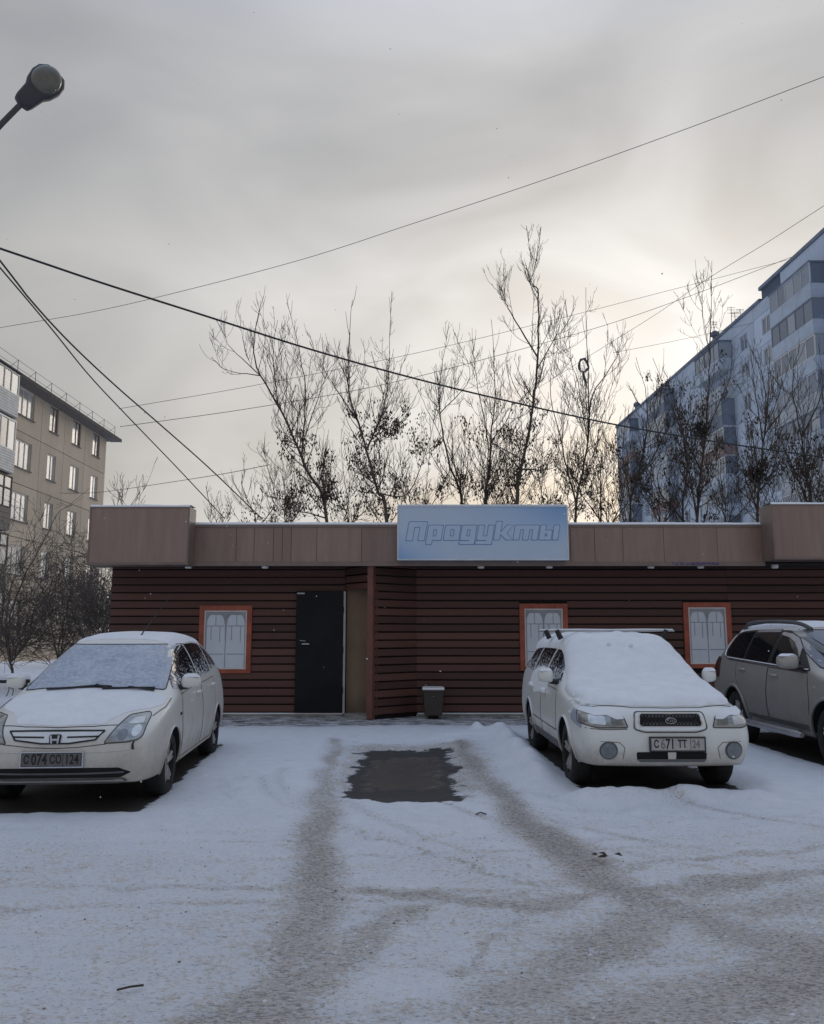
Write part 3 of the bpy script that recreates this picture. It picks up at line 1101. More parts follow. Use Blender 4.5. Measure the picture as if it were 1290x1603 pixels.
for zz_ in (0.45, 1.2, 1.95):
    MB().tube([(DOOR[1] + 0.002, WY - 0.118, zz_), (DOOR[1] + 0.002, WY - 0.118, zz_ + 0.11)], 0.011, 8).build('hinge', 'door_black', door)

for (x0, x1, z0, z1) in wb:
    w = MB()
    t, y0, y1 = 0.095, WY - 0.058, WY + 0.02
    w.box(x0, x0 + t, y0, y1, z0, z1).box(x1 - t, x1, y0, y1, z0, z1).box(x0 + t, x1 - t, y0 + 0.002, y1, z1 - t, z1).box(x0 + t, x1 - t, y0 + 0.002, y1, z0, z0 + t * 0.8)
    wo = w.build('window', 'orange_frame', shop)
    ix0, ix1, iz0, iz1 = x0 + t, x1 - t, z0 + t * 0.8, z1 - t
    p = 0.022
    w = MB()
    w.box(ix0, ix0 + p, y0 + 0.01, y1, iz0, iz1).box(ix1 - p, ix1, y0 + 0.01, y1, iz0, iz1).box(ix0 + p, ix1 - p, y0 + 0.012, y1, iz1 - p, iz1).box(ix0 + p, ix1 - p, y0 + 0.012, y1, iz0, iz0 + p)
    w.build('frame', 'white_profile', wo)
    ix0, ix1, iz0, iz1 = ix0 + p, ix1 - p, iz0 + p, iz1 - p
    MB().box(ix0, ix1, y0 + 0.035, y1, iz0, iz1).build('panel', 'shutter_panel', wo)
    # grey arched mask: everything outside two arched lights
    wd = ix1 - ix0
    cxm = (ix0 + ix1) / 2
    sw = wd * 0.045
    am = MB()
    yy0, yy1 = y0 + 0.026, y0 + 0.036
    zt = iz1
    for s in (0, 1):
        a0 = ix0 + 0.02 if s == 0 else cxm + sw * 0.6
        a1 = cxm - sw * 0.6 if s == 0 else ix1 - 0.02
        rx = (a1 - a0) / 2
        xm = (a0 + a1) / 2
        zc = zt - 0.06 - rx * 0.95
        top_ = [(a0, zt), (a1, zt)]
        arc = [(xm + rx * math.cos(th), zc + rx * 0.95 * min(1.0, 1.25 * math.sin(th))) for th in [math.pi * i / 14 for i in range(15)]]
        for i in range(14):
            am.prism([arc[i], (arc[i][0], zt), (arc[i + 1][0], zt), arc[i + 1]], 'y', yy0, yy1)
    am.box(ix0, ix0 + 0.02, yy0, yy1, iz0, zt).box(ix1 - 0.02, ix1, yy0, yy1, iz0, zt)
    mz = zt - 0.55
    am.prism([(cxm - sw * 0.6, zt), (cxm + sw * 0.6, zt), (cxm + 0.008, mz), (cxm - 0.008, mz)], 'y', yy0, yy1)
    am.box(cxm - 0.007, cxm + 0.007, yy0 + 0.004, yy1, iz0, mz)
    am.build('arch_mask', 'arch_grey', wo)
    hgt = iz1 - iz0
    for (zf, xa, xb) in ((0.745, 0.03, 0.46), (0.745, 0.54, 0.97), (0.245, 0.03, 0.46), (0.245, 0.54, 0.97)):
        z = iz0 + hgt * zf
        MB().box(ix0 + wd * xa, ix0 + wd * xb, y0 + 0.030, y0 + 0.0352, z - 0.006, z + 0.006).build('bar', 'grille_line', wo)
    for (xf, za, zb) in ((0.25, 0.745, 0.97), (0.77, 0.745, 0.97), (0.14, 0.50, 0.745), (0.36, 0.46, 0.745), (0.65, 0.50, 0.745), (0.87, 0.46, 0.745)):
        x = ix0 + wd * xf
        MB().box(x - 0.005, x + 0.005, y0 + 0.031, y0 + 0.0353, iz0 + hgt * za, iz0 + hgt * zb).build('bar', 'grille_line', wo)

# fascia of sheet-metal panels
fx0, fx1 = at(299, 850, FY).x, at(1196, 850, FY).x
seams = [299, 370, 398, 428, 442, 456, 496, 566, 622, 668, 705, 790, 850, 893, 931, 975, 1039, 1123, 1196]
for a, b in zip(seams[:-1], seams[1:]):
    xa, xb = at(a, 850, FY).x, at(b, 850, FY).x
    j = random.uniform(-0.004, 0.004)
    MB().box(xa + 0.003, xb - 0.003, FY + j, FY + 0.03, z_soff + 0.075, z_fas - 0.05).build('fascia_panel', 'fascia_metal', shop, bevel=0.003)
MB().box(fx0, fx1, FY + 0.03, FY + 0.10, z_soff + 0.02, z_fas - 0.02).build('fascia_backing', 'soffit', shop)
MB().box(fx0 + 0.001, fx1 - 0.001, FY - 0.016, FY + 0.12, z_fas - 0.052, z_fas).build('fascia_coping', 'fascia_trim', shop, bevel=0.004)
MB().box(fx0 + 0.001, fx1 - 0.001, FY - 0.012, FY + 0.05, z_soff, z_soff + 0.078).build('fascia_bottom_trim', 'fascia_trim', shop, bevel=0.004)
MB().box(XL - 0.25, XR, FY + 0.06, WY + 0.02, z_soff + 0.03, z_soff + 0.06).build('soffit', 'soffit', shop)
MB().box(XL - 0.02, XR, FY + 0.11, ROOF_Y + 0.2, z_fas - 0.10, z_fas - 0.03).build('roof', 'roof_felt', shop)
# snow along the coping and on the roof
sn = MB()
N = 220
prof = []
for i in range(N + 1):
    x = fx0 + (fx1 - fx0) * i / N
    h = 0.028 + 0.03 * float(fbm(np.array([x]), np.array([0.3]), 2.2, 4, 70)[0])
    prof.append((x, h))
for (xa, ha), (xb, hb_) in zip(prof[:-1], prof[1:]):
    vs = [(xa, FY - 0.008, z_fas), (xb, FY - 0.008, z_fas), (xb, FY + 0.02, z_fas + hb_), (xa, FY + 0.02, z_fas + ha), (xb, ROOF_Y, z_fas + hb_), (xa, ROOF_Y, z_fas + ha)]
    sn.add(vs, [(0, 1, 2, 3), (3, 2, 4, 5)])
sn.build('roof_snow', 'snow', shop, smooth=True, fix=False)


def sign_box(x0p, x1p, y0p, y1p, Yf, Yb, right_edge=None):
    a, b = at(x0p, y0p, Yf), at(x1p, y1p, Yf)
    xa, xb = a.x, (b.x if right_edge is None else right_edge)
    zt, zb = a.z, b.z
    body = MB().box(xa + 0.01, xb - 0.01, Yf + 0.02, Yb, zb + 0.01, zt - 0.01).build('end_box', 'fascia_trim', shop)
    MB().box(xa + 0.03, xb - 0.03, Yf + 0.004, Yf + 0.02, zb + 0.045, zt - 0.03).build('face', 'fascia_metal', body)
    fr = MB()
    fr.box(xa, xb, Yf - 0.006, Yb + 0.004, zt - 0.03, zt).box(xa, xb, Yf - 0.006, Yb + 0.004, zb, zb + 0.045)
    fr.box(xa, xa + 0.03, Yf - 0.004, Yb + 0.002, zb + 0.045, zt - 0.03).box(xb - 0.03, xb, Yf - 0.004, Yb + 0.002, zb + 0.045, zt - 0.03)
    fr.build('trim', 'fascia_trim', body, bevel=0.004)
    s = MB()
    n = 40
    for i in range(n):
        u0, u1 = xa + (xb - xa) * i / n, xa + (xb - xa) * (i + 1) / n
        h0, h1 = (0.02 + 0.035 * float(fbm(np.array([u]), np.array([1.7]), 1.9, 3, 71)[0]) for u in (u0, u1))
        s.add([(u0, Yf, zt), (u1, Yf, zt), (u1, Yf + 0.03, zt + h1), (u0, Yf + 0.03, zt + h0), (u1, Yb, zt + h1), (u0, Yb, zt + h0)], [(0, 1, 2, 3), (3, 2, 4, 5)])
    s.build('snow_cap', 'snow', body, smooth=True, fix=False)
    return body


sign_box(141, 294, 793, 884, 14.72, 15.16)
sign_box(1207, 1330, 789, 876, 14.62, 15.14, right_edge=XR)
MB().box(XL - 0.02, XL + 0.3, 15.17, WY + 0.1, z_soff + 0.062, z_fas - 0.11).build('end_filler', 'soffit', shop)
# small white lamps under the eaves
for px in (295, 415, 753, 860, 1019, 1097, 1213):
    p = at(px, 888, FY + 0.12)
    l = MB().lathe([(0.0, 0.0), (0.06, 0.0), (0.065, -0.045), (0.05, -0.066), (0.0, -0.07)], 'z', (p.x, p.y, z_soff + 0.03), 16)
    l.build('soffit_lamp', 'lamp_white', shop, smooth=True)
# scrawl of blue marker on the lower trim
sc = MB()
rs = random.Random(5)
x = at(1052, 881, FY).x
for i in range(42):
    x2 = x + rs.uniform(0.012, 0.03)
    z1, z2 = z_soff + rs.uniform(0.012, 0.07), z_soff + rs.uniform(0.012, 0.07)
    sc.tube([(x, FY - 0.014, z1), (x2, FY - 0.014, z2)], rs.choice((0.004, 0.006, 0.009)), 4)
    x = x + rs.uniform(0.008, 0.03)
sc.build('scrawl', 'blue_marker', shop)

# ------------------------------------------------------------------ sign over the entrance
SY = 14.88
sa, sb = at(622, 791.5, SY), at(891, 877, SY)
sc_x, sc_z = (sa.x + sb.x) / 2, (sa.z + sb.z) / 2
sw_, sh_ = (sb.x - sa.x) / 2, (sa.z - sb.z) / 2
sign = empty('shop_sign', (sc_x, SY, sc_z))
LOCAL_ROOTS.add(sign.name)
tag(sign, 'pale blue sign box with outlined italic lettering above the shop wall', 'sign')
box_o = MB().box(-sw_ + 0.004, sw_ - 0.004, 0.012, 0.23, -sh_ + 0.004, sh_ - 0.004).build('case', 'sign_frame', sign)
MB().box(-sw_ + 0.022, sw_ - 0.022, 0.002, 0.012, -sh_ + 0.022, sh_ - 0.022).build('face', 'sign_print', sign)
fr = MB()
fr.box(-sw_, sw_, -0.012, 0.02, sh_ - 0.024, sh_).box(-sw_, sw_, -0.012, 0.02, -sh_, -sh_ + 0.024)
fr.box(-sw_, -sw_ + 0.024, -0.010, 0.018, -sh_ + 0.024, sh_ - 0.024).box(sw_ - 0.024, sw_, -0.010, 0.018, -sh_ + 0.024, sh_ - 0.024)
fr.build('frame', 'sign_frame', sign, bevel=0.004)
MB().box(-sw_ + 0.01, sw_ - 0.01, 0.0, 0.225, sh_ + 0.001, sh_ + 0.022).build('snow_cap', 'snow', sign, bevel=0.008)
LET = {
    'П': [(150, 190, 190, 313), (228, 268, 190, 313), (150, 268, 190, 224)],
    'р': [(283, 319, 213, 338), (283, 377, 213, 240), (342, 377, 213, 310), (319, 377, 285, 310)],
    'о': [(395, 431, 213, 310), (456, 492, 213, 310), (395, 492, 213, 240), (395, 492, 285, 310)],
    'д': [(504, 540, 213, 310), (562, 598, 213, 336), (504, 598, 213, 240), (504, 598, 285, 310), (500, 598, 316, 337)],
    'у': [(612, 648, 213, 310), (676, 712, 213, 336), (612, 712, 285, 310), (606, 712, 316, 337)],
    'к': [(724, 760, 187, 308), [(760, 262), (796, 213), (836, 213), (800, 262), (846, 308), (806, 308), (760, 270)]],
    'т': [(852, 1008, 213, 240), (852, 888, 213, 308), (912, 948, 213, 308), (972, 1008, 213, 308)],
    'ы': [(1020, 1054, 213, 308), (1054, 1096, 285, 308), (1054, 1096, 246, 268), (1070, 1097, 246, 308), (1108, 1142, 213, 308)],
}


def lp(x, y):
    """lettering drawing units -> metres on the sign face, slanted"""
    u = x + (310 - y) * 0.17
    return ((u - 653) * 0.00277 * 1.0, (262 - y) * 0.00277 + 0.0)


for ch, parts in LET.items():
    for which, grow_, y0, mat in (('letter_outline', 4.2, 0.0, 'letter_outline'), ('letter', 0.0, -0.003, 'letter_fill')):
        mbx = MB()
        for i, pt in enumerate(parts):
            if isinstance(pt, tuple):
                x0, x1, ya, yb = pt
                g = grow_
                c = 5
                poly = [(x0 - g + c, ya - g), (x1 + g - c, ya - g), (x1 + g, ya - g + c), (x1 + g, yb + g - c), (x1 + g - c, yb + g), (x0 - g + c, yb + g), (x0 - g, yb + g - c), (x0 - g, ya - g + c)]
            else:
                cxp, cyp = sum(p[0] for p in pt) / len(pt), sum(p[1] for p in pt) / len(pt)
                poly = []
                n = len(pt)
                for q in range(n):
                    a, b, c_ = Vector(pt[q - 1]), Vector(pt[q]), Vector(pt[(q + 1) % n])
                    e1, e2 = (b - a).normalized(), (c_ - b).normalized()
                    nn = Vector((e1.y, -e1.x)) + Vector((e2.y, -e2.x))
                    poly.append(tuple(b + nn.normalized() * grow_ * 1.2) if nn.length > 0.1 else tuple(b))
            mbx.prism([lp(*p) for p in poly], 'y', y0 - 0.0004 * i, 0.004)
        lo = mbx.build(which, mat, sign)
        if which == 'letter_outline':
            keep = lo
        else:
            keep.parent = lo

# ------------------------------------------------------------------ litter bin by the wall
bp = gnd(676, 1117)
bin_ = empty('litter_bin', (bp.x, WY - 0.42, 0.0))
LOCAL_ROOTS.add(bin_.name)
tag(bin_, 'small dark brown litter bin with a snowy rim by the wall', 'litter bin')
prof = [(0.0, 0.08), (0.145, 0.08), (0.165, 0.10), (0.19, 0.50), (0.20, 0.51), (0.20, 0.56), (0.185, 0.565), (0.175, 0.52), (0.14, 0.14), (0, 0.14)]


def squared(mb, p=0.28):
    """turn round cross-sections into rounded squares"""
    out = []
    for x, y, z in mb.v:
        r = math.hypot(x, y)
        if r > 1e-6:
            m = max(abs(x), abs(y)) / r
            f = (1 - p) + p / m * 1.0
            x, y = x * f, y * f
        out.append((x, y, z))
    mb.v = out
    return mb


squared(MB().lathe(prof, 'z', (0, 0, 0), 32), 0.8).build('bucket', 'bin_brown', bin_, smooth=True)
squared(MB().lathe([(0.203, 0.545), (0.208, 0.565), (0.198, 0.585), (0.175, 0.587), (0.172, 0.57), (0.2, 0.562)], 'z', (0, 0, 0), 32), 0.8).build('snow_rim', 'snow', bin_, smooth=True)
MB().box(-0.09, 0.09, -0.09, 0.09, 0.0, 0.085).build('foot', 'wall_backing', bin_)


# ================================================================== FIVE-STOREY BLOCK (left)
LX = -20.7
lb = empty('apartment_block', (LX, 54.7, 0))
tag(lb, 'beige-grey five-storey panel apartment block with dark overhanging roof on the left', 'building')
LB_Y0, LB_Y1 = 26.0, atx(167, 690, LX).y
EAVE = atx(168, 688, LX).z
MB().box(LX - 11, LX - 0.12, LB_Y0, LB_Y1 - 0.02, 0, EAVE).build('wall_core', 'seam_dark', lb)
FL = 2.8
ztop1 = atx(156, 682, LX).z          # head of the top row of windows
wcols = []                           # (y0, y1, kind)
for a, b in ((145.0, 156.0), (112.0, 125.5), (75.5, 89.0)):
    wcols.append((atx(a, 700, LX).y, atx(b, 700, LX).y, 2))
wcols.append((atx(28, 650, LX).y, atx(53.5, 650, LX).y, 3))
wcols.append((39.0, 40.6, 3))
WH = 1.5
# facade panels between the seams, with openings
pan_y = [LB_Y1, atx(133, 700, LX).y, atx(100, 700, LX).y, atx(63, 700, LX).y, 41.2, 37.9, 34.6, 31.3, 28.0, LB_Y0]
pan_z = [0.0, 0.9] + [ztop1 + 0.42 - FL * i for i in (4, 3, 2, 1)] + [EAVE]
for a, b in zip(pan_y[:-1], pan_y[1:]):
    y1, y0 = a - 0.018, b + 0.018
    for za, zb in zip(pan_z[:-1], pan_z[1:]):
        z0, z1 = za + 0.018, zb - 0.018
        hole = None
        for wy0, wy1, kd in wcols:
            if y0 < (wy0 + wy1) / 2 < y1 and za > 0.5:
                hz1 = zb - 0.42 if zb < EAVE - 0.01 else ztop1
                hole = (max(wy0, y0 + 0.02), min(wy1, y1 - 0.02), hz1 - WH, hz1)
        pnl = MB()
        if hole is None:
            pnl.box(LX - 0.14, LX, y0, y1, z0, z1)
        else:
            h0, h1, g0, g1 = hole
            pnl.box(LX - 0.14, LX, y0, h0, z0, z1).box(LX - 0.14, LX, h1, y1, z0, z1)
            pnl.box(LX - 0.14, LX - 0.0005, h0, h1, z0, g0).box(LX - 0.14, LX - 0.0005, h0, h1, g1, z1)
        pnl.build('wall_panel', 'grey_panel_wall', lb)
for ci, (wy0, wy1, kd) in enumerate(wcols):
    for f in range(5):
        z1 = ztop1 - FL * f
        z0 = z1 - WH
        fm = 'window_brown' if (f == 0 and ci in (0, 1, 2)) or (ci == 3 and f == 4) else 'window_white'
        fr = MB()
        t = 0.07
        X0, X1 = LX - 0.13, LX - 0.08
        fr.box(X0, X1, wy0, wy0 + t, z0, z1).box(X0, X1, wy1 - t, wy1, z0, z1).box(X0, X1, wy0 + t, wy1 - t, z0, z0 + t).box(X0, X1, wy0 + t, wy1 - t, z1 - t, z1)
        cuts = [wy0 + (wy1 - wy0) * (i / kd) for i in range(1, kd)]
        if kd == 2:
            cuts = [wy0 + (wy1 - wy0) * 0.58]
        for c in cuts:
            fr.box(X0, X1, c - 0.04, c + 0.04, z0 + t, z1 - t)
        wo = fr.build('window', fm, lb)
        ed = [wy0 + t] + cuts + [wy1 - t]
        for e0, e1 in zip(ed[:-1], ed[1:]):
            MB().box(X0 + 0.005, X0 + 0.02, e0 + 0.03, e1 - 0.03, z0 + t, z1 - t).build('pane', 'curtained_glass', wo)
        MB().box(LX - 0.10, LX + 0.09, wy0 - 0.05, wy1 + 0.05, z0 - 0.05, z0 - 0.005).build('sill', 'eave_board', wo)
# stack of enclosed balconies at the edge of the frame
by1 = atx(28.5, 640, LX + 1.15).y
by0 = by1 - 3.0
for f in range(5):
    zf = ztop1 + 0.36 - FL * (f + 1)
    sid = 'white_siding' if f < 2 else 'dark_sheet'
    b = MB().box(LX, LX + 1.12, by0 + 0.04, by1 - 0.04, zf, zf + 0.14).build('balcony', 'concrete', lb)
    for i in range(8 if f < 2 else 4):
        n = 8 if f < 2 else 4
        h = 1.05 / n
        MB().box(LX + 0.002, LX + 1.15, by0, by1, zf + 0.06 + i * h, zf + 0.06 + (i + 1) * h - 0.014).build('siding', sid, b)
    fr = MB()
    zg0, zg1 = zf + 1.12, zf + FL - (0.12 if f else 0.55)
    fm = 'window_white' if f < 2 else 'dark_wood'
    for yy in (by0, by0 + 0.75, by0 + 1.5, by0 + 2.2, by1 - 0.06):
        fr.box(LX + 1.06, LX + 1.13, yy, yy + 0.06, zg0, zg1)
    fr.box(LX + 1.05, LX + 1.135, by0, by1, zg1 - 0.08, zg1).box(LX + 1.05, LX + 1.135, by0, by1, zg0, zg0 + 0.06)
    fr.box(LX + 0.1, LX + 0.16, by1 - 0.07, by1, zg0 + 0.06, zg1 - 0.08).box(LX + 0.001, LX + 1.05, by1 - 0.07, by1 - 0.005, zg1 - 0.08, zg1 - 0.002)
    if f >= 2:
        fr.box(LX + 1.055, LX + 1.132, by0, by1, zg0 + 0.9, zg0 + 0.98)
    fro = fr.build('glazing_frame', fm, b)
    for i, yy in enumerate((by0 + 0.06, by0 + 0.81, by0 + 1.56, by0 + 2.26)):
        y2 = (by0 + 0.75, by0 + 1.5, by0 + 2.2, by1 - 0.06)[i]
        MB().box(LX + 1.085, LX + 1.095, yy, y2, zg0 + 0.06, zg1 - 0.08).build('pane', 'curtained_glass', fro)
    MB().box(LX + 0.16, LX + 1.05, by1 - 0.045, by1 - 0.035, zg0 + 0.06, zg1 - 0.08).build('pane', 'curtained_glass', fro)
MB().box(LX + 0.001, LX + 1.22, by0 - 0.06, by1 + 0.05, ztop1 - 0.16, ztop1 - 0.08).build('balcony_roof', 'roof_slate', lb)
# overhanging roof
ev = MB()
ex = LX + 0.72
ev.prism([(LX - 11.5, EAVE), (ex, EAVE), (ex, EAVE + 0.12), (LX - 5.5, EAVE + 1.5), (LX - 11.5, EAVE + 0.12)], 'y', LB_Y0 - 1, LB_Y1 + 0.75)
ro = ev.build('roof', 'roof_slate', lb)
MB().box(LX + 0.004, ex - 0.01, LB_Y0 - 0.9, LB_Y1 + 0.7, EAVE - 0.05, EAVE - 0.003).build('soffit', 'eave_board', ro)
MB().box(ex, ex + 0.03, LB_Y0 - 1, LB_Y1 + 0.78, EAVE - 0.06, EAVE + 0.16).build('eave_edge', 'roof_slate', ro)
rl = MB()
rx = ex - 0.35
yy = LB_Y1 + 0.4
while yy > LB_Y0:
    rl.tube([(rx, yy, EAVE + 0.15), (rx, yy, EAVE + 0.98)], 0.016, 4)
    rl.tube([(rx - 0.7, yy, EAVE + 0.35), (rx, yy, EAVE + 0.95)], 0.012, 4)
    yy -= 2.0
for z in (0.95, 0.55):
    rl.tube([(rx, LB_Y0, EAVE + z), (rx, LB_Y1 + 0.4, EAVE + z)], 0.012, 4)
rl.build('roof_railing', 'pole_metal', ro)

# ================================================================== TEN-STOREY BLOCK (right)
RX = 31.0
rb = empty('tower_block', (RX, 60, 0))
tag(rb, 'pale blue ten-storey panel apartment block behind the bare trees on the right', 'building')
RB_Y1 = 114.5
RB_Y0 = 47.0
R_TOP = 30.7
ystep = atx(1195, 450, RX).y
R_TOP2 = R_TOP + 1.0
rb.rotation_euler = (0, 0, 0.034)      # the block stands slightly askew to the street
MB().box(RX + 0.12, RX + 13, ystep + 0.01, RB_Y1 - 0.02, 0, R_TOP - 0.3).box(RX + 0.12, RX + 13, RB_Y0 + 0.02, ystep, 0, R_TOP2 - 0.3).build('wall_core', 'seam_blue', rb)
MB().box(RX - 0.12, RX + 13.2, ystep + 0.1, RB_Y1 + 0.15, R_TOP - 0.30, R_TOP).build('cornice', 'balcony_dark', rb)
MB().box(RX - 0.12, RX + 13.2, RB_Y0 - 0.2, ystep + 0.09, R_TOP2 - 0.30, R_TOP2).build('cornice', 'balcony_dark', rb)
MB().box(RX + 0.02, RX + 13, RB_Y1 - 0.01, RB_Y1 + 0.12, 0, R_TOP - 0.31).build('end_wall', 'blue_panel_wall', rb)
zs0 = 1.2
stacks = [(104.5, 110.0), (91.0, 97.0), (75.5, 81.5), (58.5, 65.0)]
wpos = [112.4, 102.4, 99.0, 88.8, 84.6, 72.9, 68.4, 55.0, 50.5]
seam_y = [RB_Y0, 53.0, 58.2, 65.4, 70.7, 75.2, 81.9, 86.9, 90.6, 97.4, 100.7, 104.1, 110.4, RB_Y1]
for a, b in zip(seam_y[:-1], seam_y[1:]):
    tp = R_TOP2 if b <= ystep + 1 else R_TOP
    zz_ = [0.0, zs0] + [zs0 + FL * i for i in range(1, 11)] + [tp - 0.3]
    for za, zb in zip(zz_[:-1], zz_[1:]):
        ws = [w for w in wpos if a < w < b] if 0.5 < zb - za and za >= zs0 - 0.01 and zb < zs0 + FL * 10 + 0.1 else []
        y0, y1, z0, z1 = a + 0.02, b - 0.02, za + 0.02, zb - 0.02
        m = MB()
        if not ws:
            m.box(RX, RX + 0.14, y0, y1, z0, z1)
        else:
            w = ws[0]
            h0, h1, g0, g1 = w - 0.75, w + 0.75, za + 0.85, za + 2.35
            m.box(RX, RX + 0.14, y0, h0, z0, z1).box(RX, RX + 0.14, h1, y1, z0, z1)
            m.box(RX + 0.0005, RX + 0.14, h0, h1, z0, g0).box(RX + 0.0005, RX + 0.14, h0, h1, g1, z1)
        m.build('wall_panel', 'blue_panel_wall', rb)
        for w in ws:
            h0, h1, g0, g1 = w - 0.75, w + 0.75, za + 0.85, za + 2.35
            t = 0.08
            X0, X1 = RX + 0.06, RX + 0.12
            fr = MB().box(X0, X1, h0, h0 + t, g0, g1).box(X0, X1, h1 - t, h1, g0, g1).box(X0, X1, h0 + t, h1 - t, g0, g0 + t).box(X0, X1, h0 + t, h1 - t, g1 - t, g1).box(X0, X1, w - 0.05, w + 0.05, g0 + t, g1 - t)
            wo = fr.build('window', random.choice(('window_white', 'window_white', 'balcony_pale')), rb)
            for e0, e1 in ((h0 + t, w - 0.05), (w + 0.05, h1 - t)):
                MB().box(X1 - 0.02, X1 - 0.01, e0, e1, g0 + t, g1 - t).build('pane', 'window_glass', wo)
rr = random.Random(21)
for si, (a, b) in enumerate(stacks):
    for f in range(10):
        zf = zs0 + FL * f
        D = 1.25
        x0 = RX - D
        glazed = rr.random() < 0.72 or f == 9 or si == 3
        pm_ = rr.choice(('balcony_pale', 'balcony_grey', 'balcony_pale', 'balcony_rust', 'balcony_dark')) if not (si == 3 and f >= 7) else 'balcony_pale'
        bo = MB().box(x0, RX + 0.002, a, b, zf - 0.1, zf + 0.06).build('balcony', 'balcony_grey', rb)
        n = 3
        for i in range(n):
            y0, y1 = a + (b - a) * i / n, a + (b - a) * (i + 1) / n
            MB().box(x0 - 0.05, x0, y0 + 0.015, y1 - 0.015, zf - 0.08, zf + 1.05).build('parapet', pm_, bo)
        for ya_, yb_ in ((a + 0.003, a + 0.06), (b - 0.06, b - 0.003)):
            MB().box(x0 + 0.001, RX - 0.001, ya_, yb_, zf + 0.06, zf + 1.05).build('parapet_side', pm_, bo)
        zc = zf + FL - 0.12
        if glazed:
            fr = MB()
            for i in range(6):
                y0 = a + (b - a - 0.09) * i / 5
                fr.box(x0 - 0.03, x0 + 0.05, y0, y0 + 0.09, zf + 1.05, zc)
            fr.box(x0 - 0.035, x0 + 0.055, a, b, zc - 0.09, zc).box(x0 - 0.035, x0 + 0.055, a, b, zf + 1.05, zf + 1.12)
            fo = fr.build('glazing_frame', rr.choice(('window_white', 'balcony_pale', 'balcony_dark')), bo)
            for i in range(5):
                y0 = a + (b - a - 0.09) * i / 5 + 0.09
                y1 = a + (b - a - 0.09) * (i + 1) / 5
                MB().box(x0 + 0.005, x0 + 0.015, y0, y1, zf + 1.12, zc - 0.09).build('pane', 'window_glass', fo)
            for yy in (a + 0.02, b - 0.03):
                MB().box(x0 + 0.06, RX, yy, yy + 0.01, zf + 1.05, zc).build('pane', 'window_glass', fo)
        else:
            MB().box(RX - 0.03, RX - 0.003, a + 1.2, a + 3.4, zf + 0.1, zf + 2.3).build('balcony_door', 'window_glass', bo)
            gl = MB()
            for i in range(13):
                y0 = a + 0.2 + (b - a - 0.4) * i / 12
                gl.tube([(x0 + 0.1, y0, zf + 1.05), (x0 + 0.1, y0, zf + 1.9)], 0.02, 4)
            gl.build('balcony_bars', 'balcony_dark', bo)['kind'] = 'stuff'
        if f == 9:
            MB().box(x0 - 0.1, RX - 0.001, a - 0.06, b + 0.06, zc + 0.003, zc + 0.12).build('balcony_canopy', 'balcony_dark', bo)
# things on the roof
for px, py in ((1015, 622), (1130, 522)):
    p = atx(px, py, RX + 0.6)
    MB().lathe([(0, -1.2), (0.28, -1.2), (0.28, 0.0), (0.45, 0.02), (0.45, 0.35), (0.2, 0.55), (0, 0.55)], 'z', (p.x, p.y, R_TOP + 0.75), 10).build('roof_vent', 'balcony_dark', rb)
for px, h in ((1155, 2.6), (1160, 1.8), (1168, 1.6), (1128, 2.8)):
    p = atx(px, 500, RX + 1.0)
    an_ = MB().tube([(p.x, p.y, R_TOP - 0.1), (p.x, p.y, R_TOP + h)], 0.03, 4)
    for q in (0.75, 0.88, 0.97):
        an_.tube([(p.x - 0.4, p.y, R_TOP + h * q), (p.x + 0.4, p.y, R_TOP + h * q)], 0.02, 4)
    an_.build('aerial', 'pole_metal', rb)

# ================================================================== TREES
UP = Vector((0, 0, 1))


def rvec(rs):
    while True:
        v = Vector((rs.uniform(-1, 1), rs.uniform(-1, 1), rs.uniform(-1, 1)))
        if 0.05 < v.length < 1:
            return v.normalized()


def shoot(rs, p, d, L, n, up=0.25, wig=0.12):
    pts = [p.copy()]
    d = d.normalized()
    for i in range(n):
        d = (d + UP * up / n * 2 + rvec(rs) * wig).normalized()
        pts.append(pts[-1] + d * (L / n))
    return pts


def hang_seeds(mb, rs, p, n, s=1.0):
    for _ in range(n):
        q = p + Vector((rs.gauss(0, 0.055), rs.gauss(0, 0.055), -abs(rs.gauss(0.05, 0.06)))) * s
        L, w = rs.uniform(0.05, 0.10) * s, rs.uniform(0.014, 0.024) * s
        th = rs.uniform(0, math.pi)
        e = Vector((math.cos(th), math.sin(th), 0)) * w
        t = Vector((rs.gauss(0, 0.3), rs.gauss(0, 0.3), -1)).normalized() * L
        b = len(mb.v)
        mb.v += [tuple(q), tuple(q + t * 0.55 + e), tuple(q + t), tuple(q + t * 0.55 - e)]
        mb.f.append((b, b + 1, b + 2, b + 3))


